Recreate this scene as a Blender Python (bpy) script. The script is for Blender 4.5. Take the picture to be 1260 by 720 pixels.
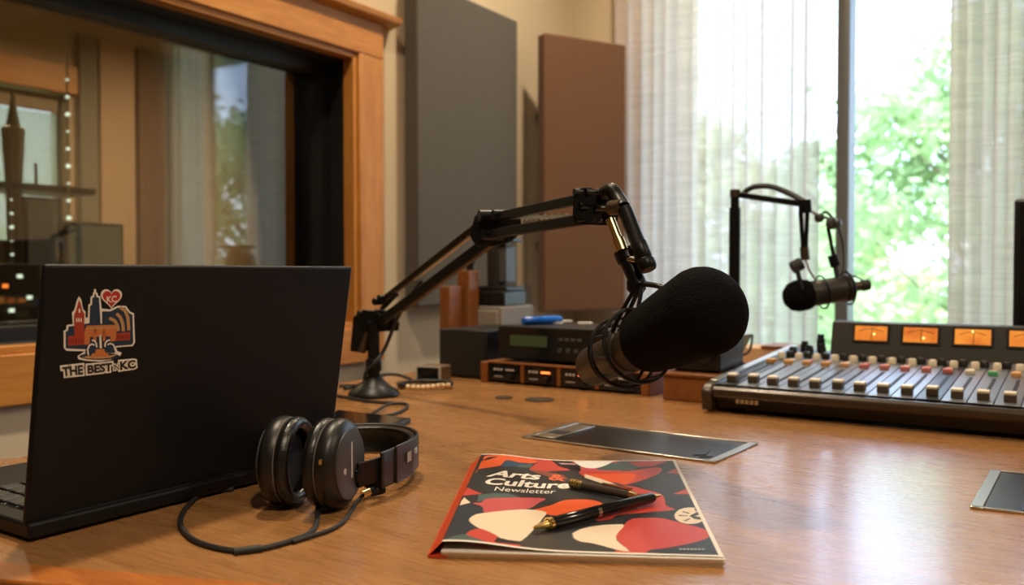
import bpy, math, random
import numpy as np
from mathutils import Vector, Matrix
random.seed(7)
for o in list(bpy.data.objects): bpy.data.objects.remove(o)
SC = bpy.context.scene
COL = SC.collection
V = Vector
PI = math.pi

# ------------------------------------------------------------------ camera
FPX = 1050.0                       # focal length in pixels of a 1260x720 frame
YAW = math.atan(700/1050)          # camera turned to the left of the desk-to-window direction
PITCH = math.atan(25/1050)
CAMZ, DESKZ = 0.975, 0.75
cd_ = bpy.data.cameras.new('camera'); cam = bpy.data.objects.new('camera', cd_); COL.objects.link(cam)
cam.location = (0, 0, CAMZ); cam.rotation_euler = (PI/2-PITCH, 0, YAW)
cd_.sensor_width = 36; cd_.lens = FPX/1260*36; cd_.clip_start = 0.02; cd_.clip_end = 200
cd_.dof.use_dof = True; cd_.dof.focus_distance = 0.86; cd_.dof.aperture_fstop = 5.6
SC.camera = cam

# ------------------------------------------------------------------ world, sun, exposure
SC.view_settings.view_transform = 'Standard'; SC.view_settings.look = 'None'
SC.view_settings.gamma = 1.0; SC.view_settings.use_curve_mapping = False
SC.view_settings.exposure = 0.0
w = bpy.data.worlds.new('world'); SC.world = w; w.use_nodes = True
nt = w.node_tree; bg = nt.nodes['Background']
sky = nt.nodes.new('ShaderNodeTexSky'); sky.sky_type = 'NISHITA'; sky.sun_disc = False
sky.sun_elevation = math.radians(52); sky.sun_rotation = math.radians(200); sky.air_density = 1.3; sky.dust_density = 1.5
hz = nt.nodes.new('ShaderNodeMix'); hz.data_type = 'RGBA'; hz.inputs[0].default_value = 0.7
hz.inputs[7].default_value = (3.7, 4.6, 6.8, 1)
nt.links.new(sky.outputs[0], hz.inputs[6]); nt.links.new(hz.outputs[2], bg.inputs[0])
bg.inputs[1].default_value = 1.3
sl = bpy.data.lights.new('sun', 'SUN'); sl.energy = 6; sl.angle = math.radians(1.5); sl.color = (1, .97, .92)
so = bpy.data.objects.new('sun', sl); COL.objects.link(so); so.rotation_euler = (math.radians(40), 0, math.radians(12))
# sampling portals in the daylight window opening (no light of their own)
def portal(x0, x1, y, z0, z1):
    l = bpy.data.lights.new('window_portal', 'AREA'); l.shape = 'RECTANGLE'; l.size = x1-x0; l.size_y = z1-z0
    l.cycles.is_portal = True
    o = bpy.data.objects.new('window_portal', l); COL.objects.link(o)
    o.location = ((x0+x1)/2, y, (z0+z1)/2); o.rotation_euler = (-PI/2, 0, 0)
SC.cycles.use_denoising = True
SC.cycles.max_bounces = 10; SC.cycles.transparent_max_bounces = 24; SC.cycles.sample_clamp_indirect = 6
SC.cycles.caustics_reflective = False; SC.cycles.caustics_refractive = False

# ------------------------------------------------------------------ helpers: photo frame to place
RIGHT = V((math.cos(YAW), math.sin(YAW), 0)); FH = V((-math.sin(YAW), math.cos(YAW), 0)); UPZ = V((0, 0, 1))
FWD = FH*math.cos(PITCH)-UPZ*math.sin(PITCH); CUP = FH*math.sin(PITCH)+UPZ*math.cos(PITCH)
CAM = V((0, 0, CAMZ))
def ray(x, y): return FWD+RIGHT*((x-630)/FPX)-CUP*((y-360)/FPX)
def at(x, y, d): r = ray(x, y); return CAM+r*(d/r.dot(FH))
def onz(x, y, z=DESKZ): r = ray(x, y); return CAM+r*((z-CAMZ)/r.z)
def onpl(x, y, p, n): r = ray(x, y); return CAM+r*((p-CAM).dot(n)/r.dot(n))
def C2(cx, cd, z=0.0): p = RIGHT*cx+FH*cd; return V((p.x, p.y, z))

# ------------------------------------------------------------------ helpers: materials
MATS = {}
def mat(name, col, rough=.5, metal=0, spec=.5, bump=None, var=None, emit=None, sheen=0, coat=0, trans=0, scale3=(1,1,1)):
    if name in MATS: return MATS[name]
    m = bpy.data.materials.new(name); m.use_nodes = True; t = m.node_tree; b = t.nodes['Principled BSDF']
    c = (*col, 1); b.inputs['Base Color'].default_value = c; b.inputs['Roughness'].default_value = rough
    b.inputs['Metallic'].default_value = metal; b.inputs['Specular IOR Level'].default_value = spec
    if sheen: b.inputs['Sheen Weight'].default_value = sheen
    if coat: b.inputs['Coat Weight'].default_value = coat; b.inputs['Coat Roughness'].default_value = .15
    if emit: b.inputs['Emission Color'].default_value = (*emit[0], 1); b.inputs['Emission Strength'].default_value = emit[1]
    if bump or var:
        tc = t.nodes.new('ShaderNodeTexCoord'); mp = t.nodes.new('ShaderNodeMapping'); mp.inputs['Scale'].default_value = scale3
        t.links.new(tc.outputs['Object'], mp.inputs[0])
    if bump:
        n = t.nodes.new('ShaderNodeTexNoise'); n.inputs['Scale'].default_value = bump[0]; n.inputs['Detail'].default_value = 4
        bp = t.nodes.new('ShaderNodeBump'); bp.inputs['Strength'].default_value = bump[1]; bp.inputs['Distance'].default_value = bump[2] if len(bump) > 2 else .002
        t.links.new(mp.outputs[0], n.inputs[0]); t.links.new(n.outputs[0], bp.inputs['Height']); t.links.new(bp.outputs[0], b.inputs['Normal'])
    if var:   # (scale, colour2, contrast low, high)
        n = t.nodes.new('ShaderNodeTexNoise'); n.inputs['Scale'].default_value = var[0]; n.inputs['Detail'].default_value = 5
        r = t.nodes.new('ShaderNodeValToRGB'); r.color_ramp.elements[0].position = var[2]; r.color_ramp.elements[1].position = var[3]
        r.color_ramp.elements[0].color = c; r.color_ramp.elements[1].color = (*var[1], 1)
        t.links.new(mp.outputs[0], n.inputs[0]); t.links.new(n.outputs[0], r.inputs[0]); t.links.new(r.outputs[0], b.inputs['Base Color'])
    MATS[name] = m; return m
def srgb(r, g, b): return tuple(((x/255+.055)/1.055)**2.4 if x > 10 else x/255/12.92 for x in (r, g, b))

def wood(name, c1, c2, scale3, rough=.45, rough2=None, rot=0, fine=1.0, bump=.15, coat=0):
    m = bpy.data.materials.new(name); m.use_nodes = True; t = m.node_tree; b = t.nodes['Principled BSDF']; L = t.links.new
    tc = t.nodes.new('ShaderNodeTexCoord'); mp = t.nodes.new('ShaderNodeMapping'); mp.inputs['Scale'].default_value = scale3; mp.inputs['Rotation'].default_value = (0, 0, rot)
    L(tc.outputs['Object'], mp.inputs[0])
    n1 = t.nodes.new('ShaderNodeTexNoise'); n1.inputs['Scale'].default_value = 3*fine; n1.inputs['Detail'].default_value = 8; n1.inputs['Roughness'].default_value = .65; n1.inputs['Distortion'].default_value = .6
    n2 = t.nodes.new('ShaderNodeTexNoise'); n2.inputs['Scale'].default_value = 14*fine; n2.inputs['Detail'].default_value = 6
    L(mp.outputs[0], n1.inputs[0]); L(mp.outputs[0], n2.inputs[0])
    mx = t.nodes.new('ShaderNodeMix'); mx.inputs[0].default_value = .4; L(n1.outputs[0], mx.inputs[2]); L(n2.outputs[0], mx.inputs[3])
    r = t.nodes.new('ShaderNodeValToRGB'); r.color_ramp.elements[0].position = .36; r.color_ramp.elements[1].position = .64
    r.color_ramp.elements[0].color = (*c1, 1); r.color_ramp.elements[1].color = (*c2, 1)
    L(mx.outputs[0], r.inputs[0]); L(r.outputs[0], b.inputs['Base Color'])
    rr = t.nodes.new('ShaderNodeMapRange'); rr.inputs[3].default_value = rough-.05; rr.inputs[4].default_value = rough+.07
    L(n2.outputs[0], rr.inputs[0]); L(rr.outputs[0], b.inputs['Roughness'])
    bp = t.nodes.new('ShaderNodeBump'); bp.inputs['Strength'].default_value = bump; bp.inputs['Distance'].default_value = .0006
    L(mx.outputs[0], bp.inputs['Height']); L(bp.outputs[0], b.inputs['Normal'])
    if coat: b.inputs['Coat Weight'].default_value = coat; b.inputs['Coat Roughness'].default_value = .17
    MATS[name] = m; return m

def glass_mat(name, tint=(1, 1, 1), refl=1.0):
    m = bpy.data.materials.new(name); m.use_nodes = True; t = m.node_tree; t.nodes.remove(t.nodes['Principled BSDF']); out = t.nodes['Material Output']
    tr = t.nodes.new('ShaderNodeBsdfTransparent'); tr.inputs[0].default_value = (*tint, 1)
    gl = t.nodes.new('ShaderNodeBsdfGlossy'); gl.inputs['Roughness'].default_value = .005
    fr = t.nodes.new('ShaderNodeFresnel'); fr.inputs[0].default_value = 1.5
    mu = t.nodes.new('ShaderNodeMath'); mu.operation = 'MULTIPLY'; mu.inputs[1].default_value = refl
    mx = t.nodes.new('ShaderNodeMixShader'); t.links.new(fr.outputs[0], mu.inputs[0]); t.links.new(mu.outputs[0], mx.inputs[0])
    t.links.new(tr.outputs[0], mx.inputs[1]); t.links.new(gl.outputs[0], mx.inputs[2]); t.links.new(mx.outputs[0], out.inputs[0])
    MATS[name] = m; return m

def cloth_mat(name, col, trans, see, weave=(0, 0, 0)):
    """curtain: diffuse + translucent threads with gaps between them"""
    m = bpy.data.materials.new(name); m.use_nodes = True; t = m.node_tree; t.nodes.remove(t.nodes['Principled BSDF']); out = t.nodes['Material Output']; L = t.links.new
    tc = t.nodes.new('ShaderNodeTexCoord'); mp = t.nodes.new('ShaderNodeMapping'); mp.inputs['Scale'].default_value = (6, 6, 130); L(tc.outputs['Object'], mp.inputs[0])
    n = t.nodes.new('ShaderNodeTexNoise'); n.inputs['Scale'].default_value = 1.0; n.inputs['Detail'].default_value = 3; L(mp.outputs[0], n.inputs[0])
    r = t.nodes.new('ShaderNodeValToRGB'); r.color_ramp.elements[0].position = .3; r.color_ramp.elements[1].position = .7
    r.color_ramp.elements[0].color = (*[x*.8 for x in col], 1); r.color_ramp.elements[1].color = (*col, 1); L(n.outputs[0], r.inputs[0])
    d = t.nodes.new('ShaderNodeBsdfDiffuse'); tl = t.nodes.new('ShaderNodeBsdfTranslucent'); tp = t.nodes.new('ShaderNodeBsdfTransparent')
    L(r.outputs[0], d.inputs[0]); L(r.outputs[0], tl.inputs[0])
    m1 = t.nodes.new('ShaderNodeMixShader'); m1.inputs[0].default_value = trans; L(d.outputs[0], m1.inputs[1]); L(tl.outputs[0], m1.inputs[2])
    m2 = t.nodes.new('ShaderNodeMixShader'); m2.inputs[0].default_value = see; L(m1.outputs[0], m2.inputs[1]); L(tp.outputs[0], m2.inputs[2]); L(m2.outputs[0], out.inputs[0])
    MATS[name] = m; return m

black = mat('black_plastic', (.007, .007, .0075), .38, bump=(900, .08))
blackm = mat('black_powder_metal', (.005, .005, .0052), .38, metal=0, spec=.22)
blackgloss = mat('black_gloss', (.008, .008, .009), .12)
lidm = mat('laptop_lid_black', (.0045, .0045, .005), .5, spec=.3, bump=(1800, .04))
foamm = mat('black_foam', (.0055, .005, .005), .95, spec=.08, bump=(420, 1.0, .003))
bronze = mat('bronze_grey_metal', (.085, .062, .04), .42, metal=.7)
brass = mat('brass', (.75, .52, .22), .22, metal=1)
chrome = mat('chrome', (.75, .75, .74), .16, metal=1)
silver = mat('brushed_silver', (.62, .61, .58), .32, metal=1)
gold = mat('gold', (.83, .6, .22), .2, metal=1)
rubber = mat('black_rubber', (.014, .014, .014), .6)
leather = mat('black_leatherette', (.007, .0065, .0065), .33, bump=(260, .35, .0015))
cream = mat('cream_wall_paint', srgb(205, 187, 158), .8, bump=(300, .08), var=(1.5, srgb(212, 194, 166), .4, .6))
ceilm = mat('ceiling_paint', srgb(228, 222, 210), .9, bump=(200, .1))
floorm = mat('carpet_grey', (.09, .085, .08), .95, bump=(400, .6))
deskm = wood('desk_laminate', srgb(148, 102, 60), srgb(174, 126, 78), (1.2, 10, 6), .27, rot=-.3, fine=1.6, coat=.5, bump=.03)
bandm = wood('desk_solid_wood', srgb(150, 84, 30), srgb(186, 112, 48), (1.5, 14, 8), .4, rot=-.25)
oak = wood('casing_oak', srgb(180, 112, 42), srgb(208, 144, 66), (9, 1.2, 9), .42)
oakv = wood('casing_oak_vertical', srgb(180, 112, 42), srgb(208, 144, 66), (9, 9, 1.2), .42)
woodbox = wood('box_wood', srgb(112, 64, 26), srgb(140, 84, 36), (8, 3, 8), .45)
greyfab = mat('grey_fabric', srgb(76, 72, 67), .95, spec=.2, bump=(520, .5, .002), var=(260, srgb(94, 89, 82), .35, .65), sheen=.2)
brownfab = mat('brown_fabric', srgb(104, 72, 51), .95, spec=.2, bump=(520, .4, .002), var=(260, srgb(118, 83, 59), .35, .65), sheen=.2)
white = mat('white_paper', (.82, .80, .76), .6)
alu = mat('window_aluminium', srgb(112, 112, 108), .5, metal=.3)

# ------------------------------------------------------------------ helpers: meshes
WM = {}
def wm(o):
    return WM.get(o.name, Matrix.Identity(4)) if o else Matrix.Identity(4)
def spline(pts, n=8, closed=False):
    pts = [V(p) for p in pts]; out = []; N = len(pts)
    rng = range(N) if closed else range(N-1)
    for i in rng:
        if closed: p0, p1, p2, p3 = pts[i-1], pts[i], pts[(i+1) % N], pts[(i+2) % N]
        else: p0, p1, p2, p3 = pts[max(i-1, 0)], pts[i], pts[i+1], pts[min(i+2, N-1)]
        for k in range(n):
            t = k/n; out.append(.5*((2*p1)+(p2-p0)*t+(2*p0-5*p1+4*p2-p3)*t*t+(3*p1-p0-3*p2+p3)*t*t*t))
    if not closed: out.append(pts[-1])
    return out
def frame(o, ex, ez=UPZ):
    ex = V(ex).normalized(); ez = V(ez); ey = ez.cross(ex).normalized(); ez = ex.cross(ey)
    return Matrix(((ex.x, ey.x, ez.x, o[0]), (ex.y, ey.y, ez.y, o[1]), (ex.z, ey.z, ez.z, o[2]), (0, 0, 0, 1)))
def perp(d):
    d = d.normalized(); a = V((0, 0, 1)) if abs(d.z) < .9 else V((1, 0, 0))
    x = d.cross(a).normalized(); return x, d.cross(x).normalized()
class MB:
    def __init__(s, F=None): s.v = []; s.f = []; s.mi = []; s.F = F; s.cur = 0
    def add(s, vs, fs):
        b = len(s.v)
        for p in vs: s.v.append(s.F @ V(p) if s.F else V(p))
        for f in fs: s.f.append([i+b for i in f]); s.mi.append(s.cur)
        return s
    def box(s, c, size, R=None):
        c = V(c); hx, hy, hz_ = [k/2 for k in size]; vs = []
        for z in (-hz_, hz_):
            for x, y in ((-hx, -hy), (hx, -hy), (hx, hy), (-hx, hy)):
                p = V((x, y, z)); vs.append(c+(R @ p if R else p))
        return s.add(vs, [(3, 2, 1, 0), (4, 5, 6, 7), (0, 1, 5, 4), (1, 2, 6, 5), (2, 3, 7, 6), (3, 0, 4, 7)])
    def bb(s, x0, x1, y0, y1, z0, z1): return s.box(((x0+x1)/2, (y0+y1)/2, (z0+z1)/2), (x1-x0, y1-y0, z1-z0))
    def bar(s, p0, p1, wd, ht, up=UPZ):
        p0, p1 = V(p0), V(p1); d = (p1-p0); L = d.length; d.normalize(); x = d.cross(V(up)).normalized(); z = x.cross(d)
        R = Matrix((x, d, z)).transposed()
        return s.box((p0+p1)/2, (wd, L, ht), R)
    def lathe(s, prof, p0, axis, n=24, caps=True):
        p0 = V(p0); ax = V(axis).normalized(); x, y = perp(ax); vs = []; fs = []
        for r, h in prof:
            for k in range(n):
                a = 2*PI*k/n; vs.append(p0+ax*h+(x*math.cos(a)+y*math.sin(a))*max(r, 1e-5))
        for i in range(len(prof)-1):
            for k in range(n):
                k2 = (k+1) % n; fs.append((i*n+k, i*n+k2, (i+1)*n+k2, (i+1)*n+k))
        if caps: fs.append(tuple(range(n))[::-1]); fs.append(tuple(range((len(prof)-1)*n, len(prof)*n)))
        return s.add(vs, fs)
    def cyl(s, p0, p1, r0, r1=None, n=18, caps=True):
        p0, p1 = V(p0), V(p1); return s.lathe([(r0, 0), (r0 if r1 is None else r1, (p1-p0).length)], p0, p1-p0, n, caps)
    def tube(s, pts, r, n=8, closed=False):
        pts = [V(p) for p in pts]; N = len(pts); vs = []; fs = []
        t0 = (pts[1]-pts[0]).normalized(); x, y = perp(t0)
        for i, p in enumerate(pts):
            a = pts[i-1] if (i > 0 or closed) else p; b = pts[(i+1) % N] if (i < N-1 or closed) else p
            t = (b-a).normalized(); x = (x-t*x.dot(t)).normalized(); y = t.cross(x); rr = r[i] if isinstance(r, (list, tuple)) else r
            for k in range(n):
                q = 2*PI*k/n; vs.append(p+(x*math.cos(q)+y*math.sin(q))*rr)
        for i in range(N if closed else N-1):
            j = (i+1) % N
            for k in range(n):
                k2 = (k+1) % n; fs.append((i*n+k, i*n+k2, j*n+k2, j*n+k))
        if not closed: fs.append(tuple(range(n))[::-1]); fs.append(tuple(range((N-1)*n, N*n)))
        return s.add(vs, fs)
    def prism(s, poly, z0, z1):
        n = len(poly); vs = [(p[0], p[1], z0) for p in poly]+[(p[0], p[1], z1) for p in poly]
        a = sum(poly[i][0]*poly[(i+1) % n][1]-poly[(i+1) % n][0]*poly[i][1] for i in range(n))
        fs = [tuple(range(n))[::-1], tuple(range(n, 2*n))]+[(i, (i+1) % n, n+(i+1) % n, n+i) for i in range(n)]
        if a < 0: fs = [f[::-1] for f in fs]
        return s.add(vs, fs)
    def slab(s, pts, nrm, t):
        """world-space polygon extruded by t along nrm"""
        n = len(pts); nrm = V(nrm); vs = [V(p) for p in pts]+[V(p)+nrm*t for p in pts]
        a = V((0, 0, 0))
        for i in range(n): a += V(pts[i]).cross(V(pts[(i+1) % n]))
        fs = [tuple(range(n))[::-1], tuple(range(n, 2*n))]+[(i, (i+1) % n, n+(i+1) % n, n+i) for i in range(n)]
        if a.dot(nrm) < 0: fs = [f[::-1] for f in fs]
        return s.add(vs, fs)
    def grid(s, rows):
        m = len(rows[0]); vs = [p for r in rows for p in r]; fs = []
        for i in range(len(rows)-1):
            for k in range(m-1): fs.append((i*m+k, i*m+k+1, (i+1)*m+k+1, (i+1)*m+k))
        return s.add(vs, fs)
    def build(s, name, material, parent=None, bevel=0, seg=2, smooth=True, angle=40, solid=0):
        if parent is None:
            xs = [p.x for p in s.v]; ys = [p.y for p in s.v]; zs = [p.z for p in s.v]
            M = Matrix.Translation(((min(xs)+max(xs))/2, (min(ys)+max(ys))/2, min(zs)))
        else: M = wm(parent)
        Mi = M.inverted(); me = bpy.data.meshes.new(name); me.from_pydata([Mi @ p for p in s.v], [], s.f)
        ml = material if isinstance(material, (list, tuple)) else [material]
        for m in ml: me.materials.append(m)
        if len(ml) > 1: me.polygons.foreach_set('material_index', s.mi)
        if smooth:
            me.polygons.foreach_set('use_smooth', [True]*len(me.polygons)); me.set_sharp_from_angle(angle=math.radians(angle))
        o = bpy.data.objects.new(name, me); COL.objects.link(o)
        if parent is None: o.matrix_world = M
        else: o.parent = parent
        WM[o.name] = M
        if solid:
            k = o.modifiers.new('solid', 'SOLIDIFY'); k.thickness = solid; k.offset = 0
        if bevel:
            k = o.modifiers.new('bevel', 'BEVEL'); k.width = bevel; k.segments = seg; k.limit_method = 'ANGLE'; k.angle_limit = math.radians(35)
        return o
def tag(o, label, cat, group=None, kind=None):
    o['label'] = label; o['category'] = cat
    if group: o['group'] = group
    if kind: o['kind'] = kind
    return o
def thing(name, label, cat, M, group=None):
    o = bpy.data.objects.new(name, None); COL.objects.link(o)
    if not isinstance(M, Matrix): M = Matrix.Translation(M)
    o.matrix_world = M; o.empty_display_size = .05; WM[o.name] = M
    return tag(o, label, cat, group)
def struct(o): o['kind'] = 'structure'; return o
def text_verts(s, bold=0.0, spacing=1.0):
    c = bpy.data.curves.new('t', 'FONT'); c.body = s; c.size = 1; c.offset = bold; c.space_character = spacing; c.resolution_u = 3
    o = bpy.data.objects.new('t', c); COL.objects.link(o); dg = bpy.context.evaluated_depsgraph_get(); dg.update()
    me = bpy.data.meshes.new_from_object(o.evaluated_get(dg)); vs = [tuple(v.co) for v in me.vertices]; fs = [tuple(p.vertices) for p in me.polygons]
    bpy.data.objects.remove(o); bpy.data.curves.remove(c); bpy.data.meshes.remove(me); return vs, fs
def fit_text(mb, s, quad, bold=0.0, spacing=1.0, grow=0.0, mapper=None):
    """lay the word into the four corners bl, br, tr, tl"""
    vs, fs = text_verts(s, 0, spacing); xs = [v[0] for v in vs]; ys = [v[1] for v in vs]; x0, x1, y0, y1 = min(xs), max(xs), min(ys), max(ys)
    if bold or grow: vs, fs = text_verts(s, bold+grow, spacing)
    if bold: x0 -= bold; x1 += bold; y0 -= bold; y1 += bold
    bl, br, tr, tl = [V(q) for q in quad]; out = []
    for v in vs:
        a = (v[0]-x0)/(x1-x0); b = (v[1]-y0)/(y1-y0); p = (bl*(1-a)+br*a)*(1-b)+(tl*(1-a)+tr*a)*b
        out.append(mapper(p) if mapper else p)
    mb.add(out, fs)

# ================================================================== THE ROOM
WX = -1.783; WY = 3.138          # inner faces of the control-room wall and of the window wall
RX, FYY, CEIL = 3.6, -2.6, 2.75
SILL = .60; WTOP = 2.55
CX0 = -5.2; CY0, CY1 = -1.2, 4.6     # control room beyond the glass
struct(MB().bb(CX0-.2, RX+.2, FYY-.2, CY1+.2, -.1, 0).build('floor', floorm, smooth=False))
struct(MB().bb(CX0-.2, RX+.2, FYY-.2, CY1+.2, CEIL, CEIL+.2).build('ceiling', ceilm, smooth=False))
# control-room wall with its opening
OY0, OY1, OZ0, OZ1 = -.75, 1.84, .812, 1.616
GX = WX-.139; WB = WX-.2
b = MB(); b.bb(WB, WX, FYY-.2, OY0, 0, CEIL); b.bb(WB, WX, OY1, WY+.02, 0, CEIL); b.bb(WB, WX, OY0, OY1, 0, OZ0); b.bb(WB, WX, OY0, OY1, OZ1, CEIL)
struct(b.build('wall_left', cream, smooth=False))
# daylight window wall: openings between piers
WO = [(-1.44, .62)]
b = MB(); b.bb(WB, RX+.2, WY, WY+.25, 0, SILL); b.bb(WB, RX+.2, WY, WY+.25, WTOP, CEIL)
for x0, x1 in ((WB, WO[0][0]), (WO[0][1], RX+.2)): b.bb(x0, x1, WY, WY+.25, SILL, WTOP)
struct(b.build('wall_back', cream, smooth=False))
struct(MB().bb(RX, RX+.2, FYY-.2, WY+.25, 0, CEIL).build('wall_right', cream, smooth=False))
struct(MB().bb(WB, RX+.2, FYY-.2, FYY, 0, CEIL).build('wall_front', cream, smooth=False))
sillm = wood('sill_wood', srgb(120, 78, 44), srgb(148, 100, 60), (2, 9, 9), .45)
struct(MB().bb(WO[0][0]-.03, WO[0][1]+.03, WY-.03, WY+.1, SILL-.022, SILL).build('trim_1', sillm, bevel=.004))
# control room shell
tanw = mat('control_room_tan_paint', srgb(176, 150, 116), .85)
b = MB(); b.bb(CX0-.2, CX0, CY0, 1.5, 0, CEIL); b.bb(CX0-.2, CX0, 1.5, 2.88, 0, .7); b.bb(CX0-.2, CX0, 1.5, 2.88, 2.07, CEIL); b.bb(CX0-.2, CX0, 2.88, CY1, 0, CEIL)
struct(b.build('wall_control_far', tanw, smooth=False))
struct(MB().bb(CX0-.2, WB, CY1, CY1+.2, 0, CEIL).build('wall_control_back', tanw, smooth=False))
struct(MB().bb(CX0-.2, WB, CY0-.2, CY0, 0, CEIL).build('wall_control_front', tanw, smooth=False))
struct(MB().bb(WB, WB+.1, WY+.02, CY1+.2, 0, CEIL).build('wall_control_side', cream, smooth=False))

# window_1: the control-room window
wf = mat('window_black_paint', (.008, .008, .009), .45); wg = mat('window_grey_reveal', srgb(46, 46, 48), .6)
w1 = bpy.data.objects.new('window_1', None); COL.objects.link(w1); w1.matrix_world = Matrix.Translation((WX, OY1, OZ0)); WM['window_1'] = w1.matrix_world.copy(); struct(w1)
CW = .104
MB().bb(WX, WX+.022, OY0-CW, OY1+CW, OZ1, OZ1+CW).build('casing', oak, w1, bevel=.004)
MB().bb(WX, WX+.022, OY0-CW, OY1+CW, OZ0-CW, OZ0).build('casing', oak, w1, bevel=.004)
MB().bb(WX, WX+.0215, OY1, OY1+CW, OZ0, OZ1).build('casing', oakv, w1, bevel=.004)
MB().bb(WX, WX+.0215, OY0-CW, OY0, OZ0, OZ1).build('casing', oakv, w1, bevel=.004)
b = MB(); b.prism([(0, 0), (.05, .012), (.055, .03), (0, .03)], 0, 1); b.v = [V((WX+p.x, OY0-CW-.05+p.z*(OY1-OY0+2*CW+.1), OZ1+CW+p.y-.004)) for p in b.v]; b.build('cap_moulding', oak, w1, bevel=.003)
# stepped wooden bead inside the casing, dark reveal, black stop, glass
b = MB(); t = .016
b.bb(WX-.03, WX+.012, OY1-t, OY1, OZ0, OZ1); b.build('bead', oakv, w1, bevel=.002)
MB().bb(WX-.03, WX+.012, OY0, OY1-t, OZ1-t, OZ1).build('bead', oak, w1, bevel=.002)
MB().bb(WX-.03, WX+.012, OY0, OY1-t, OZ0, OZ0+t).build('bead', oak, w1, bevel=.002)
MB().bb(WB, WX-.03, OY1-t, OY1, OZ0, OZ1).build('reveal', wf, w1)
MB().bb(WB, WX-.03, OY0, OY1-t, OZ1-t, OZ1).build('reveal', wg, w1)
MB().bb(WB, WX-.03, OY0, OY1-t, OZ0, OZ0+t).build('reveal', wg, w1)
MB().bb(GX-.02, GX+.045, OY1-t-.028, OY1-t, OZ0+t, OZ1-t).build('glazing_stop', wf, w1)
MB().bb(GX-.02, GX+.045, OY0, OY1-t-.028, OZ1-t-.035, OZ1-t).build('glazing_stop', wf, w1)
MB().bb(GX-.02, GX+.045, OY0, OY1-t-.028, OZ0+t, OZ0+t+.03).build('glazing_stop', wf, w1)
studio_glass = glass_mat('studio_glass', (.80, .79, .72), 4.0)
MB().bb(GX-.004, GX+.004, OY0, OY1-t-.01, OZ0+t, OZ1-t).build('pane', studio_glass, w1, smooth=False)

# window_2 / window_3: daylight windows with aluminium frame
day_glass = glass_mat('daylight_glass', (.97, .98, .97), .8)
def day_window(n, x0, x1, mulls):
    w_ = bpy.data.objects.new('window_%d' % n, None); COL.objects.link(w_); w_.matrix_world = Matrix.Translation(((x0+x1)/2, WY+.1, SILL)); WM[w_.name] = w_.matrix_world.copy(); struct(w_)
    y0, y1 = WY+.10, WY+.17
    for q in ((x0, x0+.045), (x1-.045, x1)): MB().bb(q[0], q[1], y0, y1, SILL, WTOP).build('jamb', alu, w_, bevel=.003)
    for q in ((SILL, SILL+.05), (WTOP-.05, WTOP)): MB().bb(x0+.045, x1-.045, y0, y1, q[0], q[1]).build('rail', alu, w_, bevel=.003)
    e = x0+.045
    for m in list(mulls)+[x1-.0225]:
        m0 = m-.0225
        if m < x1-.03: MB().bb(m0, m0+.045, WY+.06, y1, SILL+.05, WTOP-.05).build('mullion', alu, w_, bevel=.003)
        MB().bb(e, m0, WY+.13, WY+.136, SILL+.05, WTOP-.05).build('pane', day_glass, w_, smooth=False); e = m0+.045
    portal(x0, x1, WY+.24, SILL, WTOP)
day_window(2, WO[0][0], WO[0][1], (-.715, .03))
# window_3: control room's own window, wood header
w4 = bpy.data.objects.new('window_3', None); COL.objects.link(w4); w4.matrix_world = Matrix.Translation((CX0, 2.2, .7)); WM['window_3'] = w4.matrix_world.copy(); struct(w4)
MB().bb(CX0-.12, CX0-.11, 1.5, 2.88, .7, 2.07).build('pane', day_glass, w4, smooth=False)
MB().bb(CX0, CX0+.03, 1.4, 2.96, 2.07, 2.24).build('header', oak, w4, bevel=.004)
MB().bb(CX0-.14, CX0-.09, 2.84, 2.88, .7, 2.07).build('jamb', alu, w4)
MB().bb(CX0-.06, CX0-.055, 1.5, 2.84, 1.95, 2.06).build('roller_blind', mat('blind_tan', srgb(150, 130, 105), .9), w4)
tag_m = cloth_mat('pale_shade', (.62, .66, .54), .7, .25)
MB().bb(CX0-.075, CX0-.072, 1.5, 2.84, .72, 1.95).build('sheer_shade', tag_m, w4)
l = bpy.data.lights.new('window_portal', 'AREA'); l.shape = 'RECTANGLE'; l.size = 1.38; l.size_y = 1.37; l.cycles.is_portal = True
o = bpy.data.objects.new('window_portal', l); COL.objects.link(o); o.location = (CX0-.19, 2.19, 1.385); o.rotation_euler = (PI/2, 0, -PI/2)

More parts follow.
